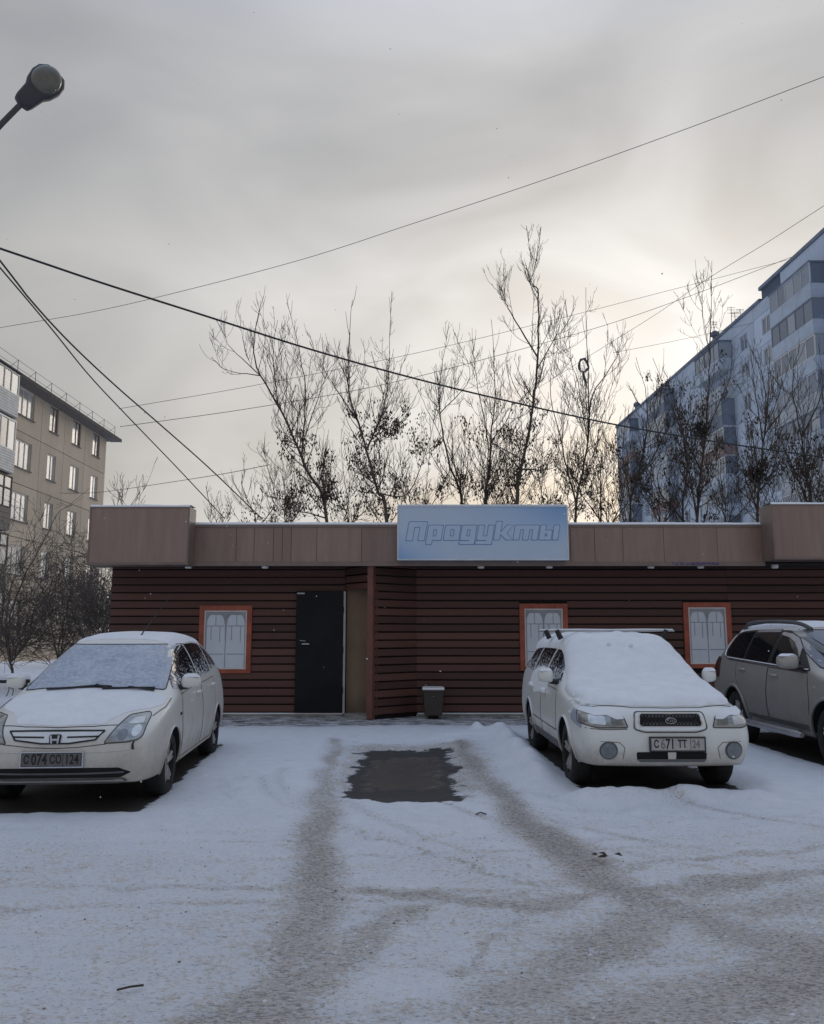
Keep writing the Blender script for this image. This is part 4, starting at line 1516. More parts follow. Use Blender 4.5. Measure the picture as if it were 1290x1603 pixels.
def branch(rs, tw, sd, pts, r0, level, S):
    """side shoots along a limb; S: settings of the tree"""
    n = len(pts)
    total = sum((pts[i + 1] - pts[i]).length for i in range(n - 1))
    dens = S['dens'][level]
    cnt = max(1, int(total * dens * rs.uniform(0.8, 1.2)))
    for _ in range(cnt):
        t = S['t0'][level] + (0.98 - S['t0'][level]) * (rs.random() ** (1.7 if level == 0 else 1.0))
        fi = t * (n - 1)
        i = min(int(fi), n - 2)
        p = pts[i].lerp(pts[i + 1], fi - i)
        tan = (pts[i + 1] - pts[i]).normalized()
        side = rvec(rs)
        side = (side - tan * side.dot(tan))
        if side.length < 1e-3:
            continue
        side.normalize()
        ang = rad(rs.uniform(30, 68))
        d = tan * math.cos(ang) + side * math.sin(ang)
        if d.z < 0.0 and level == 0:
            d.z *= 0.4
        L = S['len'][level] * rs.uniform(0.45, 1.3) * (1.5 - 0.85 * t if level == 0 else 1.15 - 0.55 * t)
        tall = level == 0 and t > 0.72
        if tall:
            ang = rad(rs.uniform(18, 40))
            d = tan * math.cos(ang) + side * math.sin(ang)
            L = rs.uniform(0.3, 0.85)
        r = max(S['rmin'], min(0.016, r0 * (0.5 if level == 0 else 0.55) * (1 - 0.6 * t)))
        m = 5 if level == 0 else (4 if level == 1 else 3)
        sp = shoot(rs, p, d, L, m, S['up'] * (1.3 if tall else 1.0), S['wig'] * (0.6 if tall else 1.0))
        tw.tube(sp, [r + (S['rmin'] * 0.75 - r) * (k_ / m) for k_ in range(m + 1)], 4 if level == 0 else 3, cap=False)
        if S['seeds'] and p.z < S['seed_top'] and level >= 1 and rs.random() < S['seeds']:
            for q in sp[1:]:
                if rs.random() < 0.75:
                    hang_seeds(sd, rs, q, rs.randint(3, 6), S.get('seed_s', 1.0))
        if tall:
            if rs.random() < 0.5:
                branch(rs, tw, sd, sp, r, 2, S)
        elif level < S['depth']:
            branch(rs, tw, sd, sp, r, level + 1, S)


def tree(label, stems, Y, seed, S0=None, group='bare trees behind the shop', name='maple_tree', cat='tree', bark='bark', twig='twig', zbase=0.0):
    """stems: list of (list of photo points from the lowest to the tip, radius); the first one runs on to the ground"""
    rs = random.Random(seed)
    S = dict(dens=[4.2, 4.8, 3.8], len=[1.15, 0.60, 0.27], t0=[0.06, 0.1, 0.1], rmin=0.0056, up=0.62, depth=2, seeds=0.12, seed_top=7.0, wig=0.07, seed_s=1.25)
    S.update(S0 or {})
    base = at(stems[0][0][0][0], stems[0][0][0][1], Y)
    root = empty(name, (base.x, Y, zbase))
    tag(root, label, cat, group)
    tk, tw, sd = MB(), MB(), MB()
    curves = []
    for si, (pp, r) in enumerate(stems):
        dy = 0.0
        P = []
        drift = rs.uniform(-0.25, 0.25) if si else 0.0
        for i, (a, b) in enumerate(pp):
            P.append(at(a, b, Y + drift * i))
        if si:
            j = min(curves, key=lambda q: (q - P[0]).length)
            off = j.y - P[0].y
            P = [j.copy()] + [at(a, b, Y + off + drift * (i + 1)) for i, (a, b) in enumerate(pp[1:])]
            r = min(r, 0.05)
        if si == 0:
            P = [Vector((base.x + (base.x - P[1].x) * 0.35, Y, zbase - 0.1))] + P
        Q = spline(P, 5)
        m = len(Q)
        # small irregular bends
        Q = [q + rvec(rs) * 0.022 * min(1, i / 4) for i, q in enumerate(Q)]
        curves += Q
        r *= S.get('rs', 0.62)
        tk.tube(Q, [max(S['rmin'] * 1.2, r * (1 - 0.92 * (i / (m - 1)) ** 0.8)) for i in range(m)], 7, cap=False)
        vis = [q for q in Q if q.z > S.get('clear', 2.6)]
        if len(vis) > 2:
            branch(rs, tw, sd, vis, r * 0.6, 0, S)
    tk.build('trunk', bark, root, smooth=True, fix=False)
    tw.build('crown', twig, root, fix=False)
    if sd.v:
        s = sd.build('seed_clusters', 'dry_seeds', root, fix=False)
        s['kind'] = 'stuff'
    return root


TR = 24.0
tree('bare tree leaning left with hanging seed clusters, leftmost above the shop roof',
     [([(512, 812), (478, 730), (444, 650), (402, 575), (400, 520), (412, 463)], 0.10),
      ([(470, 715), (478, 620), (468, 545), (452, 485)], 0.045), ([(404, 587), (362, 545), (345, 510)], 0.03), ([(402, 587), (358, 580), (330, 560)], 0.028),
      ([(498, 800), (462, 800), (420, 815)], 0.04), ([(432, 640), (428, 560), (434, 500)], 0.03), ([(480, 690), (510, 590), (530, 560)], 0.03)], 23.5, 1,
     dict(seeds=0.26, seed_top=7.4))
tree('bare forked tree with dense brown seed clusters just left of the blue sign',
     [([(606, 812), (590, 765), (570, 690), (548, 620), (545, 560), (552, 470)], 0.105),
      ([(572, 700), (600, 640), (608, 575), (613, 455)], 0.06), ([(592, 770), (640, 770), (672, 690), (682, 640)], 0.04), ([(552, 660), (520, 600), (500, 560)], 0.035),
      ([(600, 700), (604, 640), (635, 560)], 0.03)], 23.0, 2,
     dict(seeds=0.34, seed_top=7.8))
tree('slender bare tree directly behind the left half of the blue sign',
     [([(724, 800), (704, 730), (690, 660), (688, 600), (704, 505)], 0.085), ([(735, 800), (715, 740), (668, 640), (650, 600)], 0.04), ([(690, 650), (735, 590), (712, 520)], 0.03)], 25.0, 3,
     dict(seeds=0.10, seed_top=6.4))
tree('bare tree with a round twiggy top behind the middle of the blue sign',
     [([(758, 800), (766, 740), (769, 680), (775, 620), (770, 500)], 0.10), ([(757, 790), (764, 700), (745, 590), (740, 530)], 0.045), ([(768, 690), (800, 640), (792, 560)], 0.03), ([(772, 690), (830, 730), (812, 760)], 0.03)], 24.5, 4,
     dict(seeds=0.16, seed_top=6.0))
tree('tallest bare tree with forked tips and a clump of seeds above the sign',
     [([(809, 800), (815, 735), (832, 650), (842, 560), (842, 460), (832, 446), (822, 412)], 0.115), ([(834, 566), (800, 490), (790, 470), (770, 445)], 0.045), ([(836, 570), (872, 520), (886, 470)], 0.035),
      ([(815, 738), (855, 735), (880, 725)], 0.05), ([(833, 440), (845, 402)], 0.02), ([(815, 740), (780, 700), (765, 695)], 0.04)], 23.6, 5,
     dict(seeds=0.22, seed_top=8.4, dens=[4.2, 5.0, 4.2]))
tree('bare many-stemmed tree with a ragged plastic scrap, right of the blue sign',
     [([(900, 815), (912, 740), (922, 660), (920, 560), (916, 450)], 0.085), ([(925, 690), (928, 620), (965, 560), (975, 520)], 0.05), ([(898, 800), (880, 700), (862, 600), (878, 480)], 0.045), ([(918, 700), (905, 600), (893, 560), (885, 470)], 0.03)], 23.8, 6,
     dict(seeds=0.14, seed_top=6.8))
tree('thin bare sapling between the sign and the tower block',
     [([(940, 815), (940, 740), (935, 690), (960, 600), (985, 560)], 0.05), ([(920, 815), (902, 760), (870, 690)], 0.04)], 26.0, 7, dict(seeds=0.12, seed_top=6.0))
tree('bare tree with crossing limbs before the far end of the tower block',
     [([(986, 815), (1000, 740), (1010, 690), (1012, 620), (996, 560)], 0.08), ([(998, 750), (1030, 700), (1024, 640), (1040, 570)], 0.05), ([(990, 780), (975, 700), (985, 640)], 0.04)], 25.0, 8,
     dict(seeds=0.06, seed_top=7.5), group='bare trees before the tower block')
tree('tall bare tree whose tip rises above the tower block roofline',
     [([(1092, 815), (1100, 720), (1108, 620), (1113, 520), (1114, 408)], 0.09), ([(1100, 740), (1060, 660), (1022, 560)], 0.045), ([(1112, 560), (1098, 480), (1092, 440)], 0.02), ([(1104, 690), (1140, 600), (1150, 560)], 0.035), ([(1085, 800), (1075, 700), (1085, 620)], 0.045)], 24.0, 9,
     dict(seeds=0.12, seed_top=10.5, dens=[3.6, 5, 4]), group='bare trees before the tower block')
tree('bare tree with a brown tangle of twigs, second from the right end box',
     [([(1068, 815), (1075, 740), (1072, 690), (1060, 640), (1048, 590)], 0.07), ([(1074, 720), (1100, 670), (1130, 640)], 0.04), ([(1040, 815), (1030, 760), (1045, 700)], 0.05)], 25.5, 10,
     dict(seeds=0.16, seed_top=7.5), group='bare trees before the tower block')
tree('dark fan-shaped bare tree behind the left edge of the right end box',
     [([(1186, 800), (1192, 740), (1196, 680), (1196, 600), (1168, 530)], 0.085), ([(1196, 680), (1203, 610), (1205, 560)], 0.045), ([(1196, 682), (1225, 640), (1250, 600)], 0.04), ([(1192, 690), (1184, 620), (1176, 560)], 0.04), ([(1180, 800), (1165, 740), (1150, 690)], 0.05)], 23.0, 11,
     dict(seeds=0.12, seed_top=7.5), group='bare trees before the tower block')
tree('bare tree with long upright shoots behind the right end box',
     [([(1270, 800), (1262, 740), (1252, 670), (1240, 600), (1252, 540)], 0.085), ([(1256, 690), (1285, 620), (1300, 560)], 0.05), ([(1250, 800), (1246, 740), (1222, 680), (1218, 600)], 0.05)], 23.4, 12,
     dict(seeds=0.10, seed_top=7.5), group='bare trees before the tower block')
tree('bare tree at the right edge of the picture, partly cut off',
     [([(1320, 800), (1312, 720), (1290, 640), (1282, 570)], 0.08), ([(1312, 730), (1340, 650), (1350, 560)], 0.05)], 24.5, 13, dict(seeds=0.20, seed_top=6.5), group='bare trees before the tower block')
tree('low bare tree peeping over the shop roof beside the leaning tree',
     [([(400, 830), (395, 800), (380, 760), (384, 735)], 0.05), ([(400, 825), (430, 790), (418, 755)], 0.04)], 27.0, 14, dict(seeds=0.55, seed_top=5.4, dens=[4, 4.4, 3.4]))
tree('far small bare tree beside the end of the left apartment block',
     [([(190, 860), (192, 800), (184, 770), (178, 765)], 0.06), ([(192, 810), (212, 780), (220, 770)], 0.04)], 40.0, 15, dict(seeds=0, len=[1.6, 0.8, 0.4], rmin=0.01, dens=[3, 3.5, 3]), group='far bare trees')
tree('far small bare tree peeping between the left end box and the fascia',
     [([(330, 880), (333, 830), (322, 805)], 0.06), ([(332, 840), (345, 812), (350, 800)], 0.04)], 38.0, 16, dict(seeds=0, len=[1.4, 0.8, 0.4], rmin=0.01, dens=[3, 3.5, 3]), group='far bare trees')
LOW = dict(dens=[3.4, 4.0, 3.0], len=[1.0, 0.6, 0.3], seeds=0.3, seed_top=6.0, up=0.4)
for i, (px, dep, sd_, lab) in enumerate(((455, 25.5, .5, 'low twiggy undergrowth tree at the foot of the leaning tree'), (555, 26, .5, 'low twiggy undergrowth tree left of the forked tree'), (655, 25.6, .45, 'low twiggy undergrowth tree at the left edge of the sign'),
                                (790, 26.5, .35, 'low twiggy undergrowth tree behind the right half of the sign'), (868, 25.2, .3, 'low twiggy undergrowth tree at the right edge of the sign'), (960, 26.2, .2, 'low twiggy undergrowth tree just left of the tower block'),
                                (1045, 26.0, .04, 'low twiggy undergrowth tree below the tall tip on the right'), (1145, 26.4, .05, 'low twiggy undergrowth tree left of the fan-shaped tree'), (1225, 25.4, .04, 'low twiggy undergrowth tree above the right end box'))):
    rl_ = random.Random(900 + i)
    stems_ = []
    for q in range(4):
        dx = (q - 1.5) * 24 + rl_.uniform(-8, 8)
        stems_.append(([(px + dx * 0.25, 830), (px + dx * 0.7, 785), (px + dx * 1.3, 735 + rl_.uniform(-18, 12)), (px + dx * 1.5, 690 + rl_.uniform(-30, 15))], 0.04 if q == 0 else 0.032))
    tree(lab, stems_, dep, 500 + i, dict(LOW, seeds=sd_ * 0.42), group='undergrowth behind the shop', name='young_maple')
# scrap of plastic caught in the branches
pc = at(914, 572, 23.8)
pl_ = MB()
rs = random.Random(3)
ring = []
for i in range(14):
    th = 2 * math.pi * i / 14
    ring.append(pc + Vector((0.12 * math.cos(th) * (1 + 0.25 * rs.random()), 0.05 * math.sin(th * 2), 0.19 * math.sin(th) * (1 + 0.2 * rs.random()))))
pl_.tube(ring + [ring[0]], [0.016 + 0.03 * rs.random() for _ in range(15)], 5)
pl_.tube([ring[10], ring[10] + Vector((0.05, 0, -0.25)), ring[10] + Vector((0.12, 0, -0.55))], [0.03, 0.045, 0.01], 5)
o = pl_.build_top('plastic_scrap', 'plastic_grey', pc, smooth=True)
tag(o, 'dark ragged plastic scrap snagged in the branches right of the sign', 'litter')
# two old nests of twigs in the trees on the right
for i, (px, py, lab) in enumerate(((1099, 672, 'brown nest-like tangle in the tree left of the fan-shaped tree'), (1184, 741, 'brown nest-like tangle low in the fan-shaped tree'))):
    c = at(px, py, 24.0 - i)
    nb = MB()
    rs = random.Random(60 + i)
    for _ in range(60):
        p = c + rvec(rs) * rs.uniform(0.05, 0.28)
        nb.tube([p, p + rvec(rs) * 0.16, p + rvec(rs) * 0.3], 0.011, 3, cap=False)
    o = nb.build_top('bird_nest', 'bird_nest', c, fix=False)
    tag(o, lab, 'nest', 'nests in the bare trees')

# ------------------------------------------------------------------ shrubs on the left
SB = dict(dens=[7.5, 7.0, 4.5], len=[1.15, 0.6, 0.28], t0=[0.05, 0.05, 0.1], rmin=0.0045, up=0.06, depth=2, seeds=0, clear=0.6, wig=0.14, rs=0.6)
tree('large arching bare shrub left of the shop with one long bough',
     [([(18, 1046), (14, 1000), (20, 950), (60, 860), (95, 800), (112, 792)], 0.055), ([(22, 1040), (40, 980), (80, 930), (140, 915)], 0.035), ([(16, 1040), (5, 980), (-10, 900), (40, 880)], 0.04), ([(20, 1040), (45, 1000), (60, 940), (110, 880), (140, 865)], 0.035), ([(18, 1040), (10, 960), (30, 880), (55, 850)], 0.03)], 17.2, 31,
     SB, group='bare shrubs left of the shop', name='bare_shrub', cat='shrub', bark='bush_twig', twig='bush_twig', zbase=0.4)
tree('dense bare shrub behind the parked minivan roof',
     [([(90, 1030), (95, 990), (110, 940), (135, 910)], 0.04), ([(92, 1030), (80, 980), (70, 930), (50, 900)], 0.035), ([(92, 1030), (120, 990), (150, 960)], 0.03), ([(95, 1025), (100, 960), (92, 900)], 0.03)], 17.5, 32,
     SB, group='bare shrubs left of the shop', name='bare_shrub', cat='shrub', bark='bush_twig', twig='bush_twig', zbase=0.4)
tree('bare shrub close against the left end of the shop wall',
     [([(150, 1030), (155, 980), (160, 930), (165, 900)], 0.035), ([(150, 1030), (140, 980), (130, 930)], 0.03), ([(152, 1030), (170, 980), (175, 930)], 0.03), ([(150, 1030), (120, 980), (112, 940)], 0.03)], 19.0, 33,
     SB, group='bare shrubs left of the shop', name='bare_shrub', cat='shrub', bark='bush_twig', twig='bush_twig', zbase=0.4)
tree('bare shrub at the left edge of the picture under the balconies',
     [([(-20, 1040), (-15, 980), (-5, 920), (10, 870)], 0.045), ([(-20, 1040), (10, 980), (45, 940), (70, 935)], 0.035), ([(-22, 1040), (-40, 960), (-30, 900)], 0.03), ([(-20, 1040), (0, 960), (25, 900)], 0.03)], 18.0, 34,
     SB, group='bare shrubs left of the shop', name='bare_shrub', cat='shrub', bark='bush_twig', twig='bush_twig', zbase=0.4)
tree('far grey shrub seen between the block and the shop wall',
     [([(160, 1010), (162, 960), (158, 900), (165, 870)], 0.05), ([(160, 1010), (145, 950), (140, 900)], 0.04), ([(162, 1010), (178, 950), (176, 890)], 0.04), ([(160, 1010), (130, 960), (110, 920)], 0.04)], 28.0, 35,
     dict(SB, len=[1.7, 0.9, 0.4], rmin=0.008), group='bare shrubs left of the shop', name='bare_shrub', cat='shrub', bark='bush_twig', twig='bush_twig', zbase=0.2)
# a snow-topped rail along the bank, and weeds sticking out of the snow
ra, rb_ = at(-60, 1066, 12.5), at(46, 1066, 13.2)
rail = empty('low_rail', (rb_.x, rb_.y, 0.3))
tag(rail, 'dark low rail topped with a strip of snow behind the minivan', 'rail')
MB().tube([ra, rb_], 0.035, 8).build('bar', 'plastic_black', rail)
rs = random.Random(9)
MB().tube([ra.lerp(rb_, i / 12) + Vector((0, 0, 0.055 + 0.015 * rs.random())) for i in range(13)], [0.045 + 0.018 * rs.random() for i in range(13)], 8).build('snow_cap', 'snow', rail, smooth=True)
for t in (0.1, 0.95):
    p = ra.lerp(rb_, t)
    MB().tube([(p.x, p.y, 0.2), (p.x, p.y, p.z)], 0.025, 6).build('post', 'plastic_black', rail)
for i, (a, b, lab) in enumerate((((10, 1086), (13, 1070), 'dry bent weed stalk in the snow, nearest the left edge'), ((19, 1085), (18, 1073), 'dry weed stalk in the snow beside the minivan wing mirror'))):
    p, q = at(a[0], a[1] + 4, 11.2), at(b[0], b[1], 11.2)
    o = MB().tube(spline([p, p.lerp(q, 0.5) + Vector((0.02, 0, 0)), q], 4), 0.006, 4).build_top('weed_stalk', 'twig', p)
    tag(o, lab, 'weed', 'weeds in the snow bank')


# ================================================================== WIRES
def wire(label, pts, Ya, Yb, r, mat='cable_black', group='overhead wires', ext=(0.25, 0.25)):
    """photo points -> a wire whose distance runs evenly from Ya to Yb, run on past the frame"""
    xs = [p[0] for p in pts]
    P = [at(x, y, Ya + (Yb - Ya) * (x - xs[0]) / (xs[-1] - xs[0])) for x, y in pts]
    if ext[0]:
        P = [P[0] + (P[0] - P[1]).normalized() * ext[0] * 20] + P
    if ext[1]:
        P = P + [P[-1] + (P[-1] - P[-2]).normalized() * ext[1] * 20]
    Q = spline(P, 8)
    o = MB().tube(Q, r, 6).build_top('overhead_wire', mat, P[0], smooth=True, fix=False)
    tag(o, label, 'wire', group)


wire('thick black cable sagging right across the picture in front of the trees', [(0, 389), (160, 443), (320, 494), (480, 545), (640, 590), (800, 629), (965, 665), (1130, 693), (1290, 716)], 9.0, 15.0, 0.0135)
wire('upper of two black cables running down to the shop roof', [(0, 408), (50, 472), (110, 537), (180, 603), (250, 664), (330, 735), (410, 812)], 9.0, 16.8, 0.012, ext=(0.25, 0.0))
wire('lower of two black cables running down to the shop roof', [(0, 419), (40, 466), (85, 520), (140, 588), (200, 652), (280, 735), (352, 812)], 9.0, 16.6, 0.010, ext=(0.25, 0.0))
wire('thin grey wire crossing the open sky from left to upper right', [(0, 513), (150, 487), (300, 452), (480, 404), (640, 352), (850, 282), (1060, 207), (1290, 120)], 15.0, 10.0, 0.0045, 'cable_grey')
wire('thin far wire from the left block roof up to the tower block, upper one', [(186, 640), (400, 603), (650, 553), (850, 505), (1050, 454), (1232, 407)], 52.0, 66.0, 0.016, 'cable_grey', ext=(0, 0))
wire('thin far wire from the left block roof up to the tower block, lower one', [(188, 668), (400, 638), (600, 602), (800, 551), (960, 505), (1100, 456), (1240, 402)], 52.0, 65.0, 0.02, 'cable_grey', ext=(0, 0))
wire('thin wire rising steeply behind the tower block tree tip', [(950, 540), (1030, 490), (1110, 435), (1200, 380), (1290, 322)], 34.0, 22.0, 0.008, 'cable_grey')
wire('short thin wire from the left block wall towards the leaning tree', [(20, 771), (120, 772), (170, 769), (330, 745), (420, 728)], 52.0, 30.0, 0.013, 'cable_grey', ext=(0, 0))
wire('faint wire low between the bare trees on the right', [(960, 552), (1040, 537), (1110, 522), (1180, 505)], 50.0, 60.0, 0.013, 'cable_grey', ext=(0, 0))

# ================================================================== STREET LAMP
LYY = 8.0
h0, h1 = at(36, 160, LYY), at(84, 118, LYY + 0.12)
lamp = empty('street_lamp', (-6.2, LYY - 0.1, 0))
tag(lamp, 'dark cobra-head street lamp reaching in at the upper left', 'street lamp')
ax = (h1 - h0).normalized()
armst = at(-140, 330, LYY - 0.05)
arm = spline([Vector((-6.2, LYY - 0.1, 5.0)), Vector((-6.05, LYY - 0.1, 5.75)), armst, h0 - ax * 0.02], 6)
MB().tube(arm, 0.03, 10).build('arm', 'pole_metal', lamp, smooth=True)
MB().tube([(-6.2, LYY - 0.1, 0), (-6.2, LYY - 0.1, 2.5), (-6.2, LYY - 0.1, 5.05)], [0.085, 0.07, 0.055], 12).build('pole', 'pole_metal', lamp, smooth=True)
# head: lofted sections along ax; wide axis sideways, flat underside towards the viewer
sidev = ax.cross(Vector((0.15, -0.85, -0.55)).normalized()).normalized()
nrm = sidev.cross(ax).normalized()
if nrm.z < 0:
    nrm = -nrm
hd = MB()
secs = [(-0.02, 0.045, 0.04), (0.0, 0.085, 0.075), (0.05, 0.10, 0.09), (0.20, 0.115, 0.10), (0.27, 0.15, 0.11), (0.38, 0.175, 0.10), (0.47, 0.165, 0.085), (0.545, 0.11, 0.05), (0.565, 0.03, 0.02)]
SEG = 20
b0 = 0
for t, w, h in secs:
    for s in range(SEG):
        th = 2 * math.pi * s / SEG
        cs, sn_ = math.cos(th), math.sin(th)
        cs, sn_ = math.copysign(abs(cs) ** 0.75, cs), math.copysign(abs(sn_) ** 0.75, sn_)
        hd.v.append(tuple(h0 + ax * (t - 0.02) + sidev * (w * cs) + nrm * (h * sn_ * (1.0 if sn_ > 0 else 0.75))))
for i in range(len(secs) - 1):
    for s in range(SEG):
        s2 = (s + 1) % SEG
        hd.f.append((i * SEG + s, i * SEG + s2, (i + 1) * SEG + s2, (i + 1) * SEG + s))
hd.f.append(tuple(range(SEG))[::-1])
hd.f.append(tuple((len(secs) - 1) * SEG + s for s in range(SEG)))
ho = hd.build('housing', 'lamp_housing', lamp, smooth=True, angle=50)
ln = MB()
cc = h0 + ax * 0.355
for j in range(7):
    ph = math.pi / 2 * j / 6
    for s in range(SEG):
        th = 2 * math.pi * s / SEG
        ln.v.append(tuple(cc + ax * (0.175 * math.cos(ph) * math.cos(th)) + sidev * (0.145 * math.cos(ph) * math.sin(th)) - nrm * (0.045 + 0.11 * math.sin(ph))))
for j in range(6):
    for s in range(SEG):
        s2 = (s + 1) % SEG
        ln.f.append((j * SEG + s, j * SEG + s2, (j + 1) * SEG + s2, (j + 1) * SEG + s))
ln.build('lens', 'lamp_lens', lamp, smooth=True, angle=80)


# ================================================================== CARS
# car coordinates: x across (right in the photo), y from the front bumper backwards, z up
def lerp_rows(rows, key, y):
    pts = [(r['y'], r[key]) for r in rows if key in r]
    if y <= pts[0][0]:
        return pts[0][1]
    for (ya, a), (yb, b) in zip(pts[:-1], pts[1:]):
        if ya <= y <= yb:
            t = (y - ya) / (yb - ya)
            if isinstance(a, tuple):
                return tuple(u + (v - u) * t for u, v in zip(a, b))
            return a + (b - a) * t
    return pts[-1][1]


class Car:
    def __init__(self, name, key, rows, paint, label):
        fx, fy, hw, L, yaw = CARS[key]
        self.root = empty(name, (fx, fy, 0.0), yaw)
        LOCAL_ROOTS.add(self.root.name)
        tag(self.root, label, 'car', None)
        self.paint = paint
        self.rows = rows
        cage_v, cage_f = [], []
        for r in rows:
            y = r['y']
            zb = lerp_rows(rows, 'zb', y)
            p2, p3, p4, p5, p6, p7 = (lerp_rows(rows, k_, y) for k_ in ('p2', 'p3', 'p4', 'p5', 'p6', 'p7'))
            z8 = lerp_rows(rows, 'z8', y)
            half = [(0, zb), (p2[0] * 0.6, zb), p2, p3, p4, p5, p6, p7, (0, z8)]
            ringp = half + [(-x, z) for x, z in half[7:0:-1]]
            cage_v += [(x, y, z) for x, z in ringp]
        n = 16
        for i in range(len(rows) - 1):
            for s in range(n):
                s2 = (s + 1) % n
                cage_f.append((i * n + s, i * n + s2, (i + 1) * n + s2, (i + 1) * n + s))
        for base in (0, (len(rows) - 1) * n):
            g = lambda *a: tuple(base + q % 16 for q in a)
            for a in ((0, 1, 7, 8), (1, 2, 6, 7), (2, 3, 5, 6), (3, 4, 5), (0, 15, 9, 8), (15, 14, 10, 9), (14, 13, 11, 10), (13, 12, 11)):
                cage_f.append(g(*a))
        me = bpy.data.meshes.new('cage')
        me.from_pydata(cage_v, [], cage_f)
        bm = bmesh.new()
        bm.from_mesh(me)
        bmesh.ops.recalc_face_normals(bm, faces=bm.faces)
        cl = bm.edges.layers.float.new('crease_edge')
        for e in bm.edges:
            i0, i1 = sorted((e.verts[0].index, e.verts[1].index))
            s0, s1 = i0 % 16, i1 % 16
            if i1 - i0 == 16 and s0 in (5, 11):
                e[cl] = 0.35
            if i1 - i0 == 16 and s0 in (2, 14):
                e[cl] = 0.5
        bm.to_mesh(me)
        bm.free()
        self.cage = bpy.data.objects.new('cage', me)
        COL.objects.link(self.cage)
        md = self.cage.modifiers.new('s', 'SUBSURF')
        md.levels = md.render_levels = 3
        dg = bpy.context.evaluated_depsgraph_get()
        self.shell = bpy.data.meshes.new_from_object(self.cage.evaluated_get(dg))
        bpy.data.objects.remove(self.cage)
        self.bvh = BVHTree.FromPolygons([v.co for v in self.shell.vertices], [tuple(p.vertices) for p in self.shell.polygons])

    def cut(self, axles, r, depth=0.30):
        """wheel openings; what is left is the body"""
        o = bpy.data.objects.new('body_tmp', self.shell)
        self.shell.materials.append(MATS[self.paint])
        self.shell.materials.append(MATS['well_black'])
        COL.objects.link(o)
        tmp = []
        for ya, zc in axles:
            for s in (-1, 1):
                hw = 1.2
                cm = MB().lathe([(0.0, (hw - 0.38 - depth) * s), (r, (hw - 0.38 - depth) * s), (r, hw * s), (0.0, hw * s)], 'x', (0, ya, zc), 48).mesh('cutter')
                # the mouth opens down to the sill
                cm.materials.append(MATS['well_black'])
                c = bpy.data.objects.new('cutter', cm)
                COL.objects.link(c)
                md = o.modifiers.new('b', 'BOOLEAN')
                md.operation = 'DIFFERENCE'
                md.object = c
                md.solver = 'EXACT'
                try:
                    md.material_mode = 'TRANSFER'
                except Exception:
                    pass
                tmp.append(c)
        dg = bpy.context.evaluated_depsgraph_get()
        me = bpy.data.meshes.new_from_object(o.evaluated_get(dg))
        for c in tmp:
            bpy.data.objects.remove(c)
        bpy.data.objects.remove(o)
        self.body = link('body', me, None, self.root, True, 42)
        return self.body

    def hit(self, view, a, b):
        if view == 'R':
            o, d = Vector((2, a, b)), Vector((-1, 0, 0))
        elif view == 'L':
            o, d = Vector((-2, a, b)), Vector((1, 0, 0))
        elif view == 'F':
            o, d = Vector((a, -2, b)), Vector((0, 1, 0))
        elif view == 'B':
            o, d = Vector((a, 8, b)), Vector((0, -1, 0))
        else:
            o, d = Vector((a, b, 4)), Vector((0, 0, -1))
        p, n, i, dist = self.bvh.ray_cast(o, d)
        if p is None:
            if view in 'RL':
                p, n, i, dist = self.bvh.find_nearest(Vector((0.8 if view == 'R' else -0.8, a, b)))
            elif view == 'F':
                p, n, i, dist = self.bvh.find_nearest(Vector((a, 0.1, b)))
            else:
                p, n, i, dist = self.bvh.find_nearest(Vector((a, b, 1.2)))
        if n.dot(d) > 0:
            n = -n
        return p, n

    def patch(self, name, poly, view, mat, off=0.003, th=0.003, res=0.05, parent=None, smooth=True, lift=None):
        """a curved plate lying on the shell: poly is drawn in the side (y,z), front (x,z) or top (x,y) view"""
        n = len(poly)
        bd = []
        for i in range(n):
            a, b = Vector(poly[i]), Vector(poly[(i + 1) % n])
            m = max(1, int((b - a).length / res))
            bd += [a.lerp(b, t / m) for t in range(m)]
        xs, ys = [p[0] for p in poly], [p[1] for p in poly]

        def inside(q, marg):
            c = False
            for i in range(n):
                x1, y1 = poly[i][0], poly[i][1]
                x2, y2 = poly[(i + 1) % n][0], poly[(i + 1) % n][1]
                if (y1 > q[1]) != (y2 > q[1]) and q[0] < (x2 - x1) * (q[1] - y1) / (y2 - y1) + x1:
                    c = not c
                dx, dy = x2 - x1, y2 - y1
                t = max(0, min(1, ((q[0] - x1) * dx + (q[1] - y1) * dy) / (dx * dx + dy * dy + 1e-12)))
                if math.hypot(q[0] - x1 - t * dx, q[1] - y1 - t * dy) < marg:
                    return False
            return c
        pts = list(bd)
        nx_, ny_ = int((max(xs) - min(xs)) / res) + 1, int((max(ys) - min(ys)) / res) + 1
        for i in range(nx_ + 1):
            for j in range(ny_ + 1):
                q = Vector((min(xs) + (i + 0.5 * (j % 2)) * res, min(ys) + j * res))
                if inside(q, res * 0.35):
                    pts.append(q)
        nb = len(bd)
        edges = [(i, (i + 1) % nb) for i in range(nb)]
        vo, eo, fo, ov, oe, of = delaunay_2d_cdt(pts, edges, [], 1, 1e-5)
        bset = {}
        for i, src in enumerate(ov):
            for q in src:
                if q < nb:
                    bset[q] = i
        V, Fc = [], []
        low = {}
        for q in vo:
            p, nn = self.hit(view, q.x, q.y)
            V.append(p + nn * (off + th + (lift(q) if lift else 0.0)))
        for f in fo:
            Fc.append(tuple(f))
        order = [bset[i] for i in range(nb) if i in bset]
        for i in order:
            q = vo[i]
            p, nn = self.hit(view, q.x, q.y)
            low[i] = len(V)
            V.append(p - nn * 0.008)
        for a, b in zip(order, order[1:] + order[:1]):
            if a != b:
                Fc.append((a, b, low[b], low[a]))
        m = MB()
        m.v = [tuple(p) for p in V]
        m.f = Fc
        # face outwards
        me = m.mesh(name, (0, 0, 0), True)
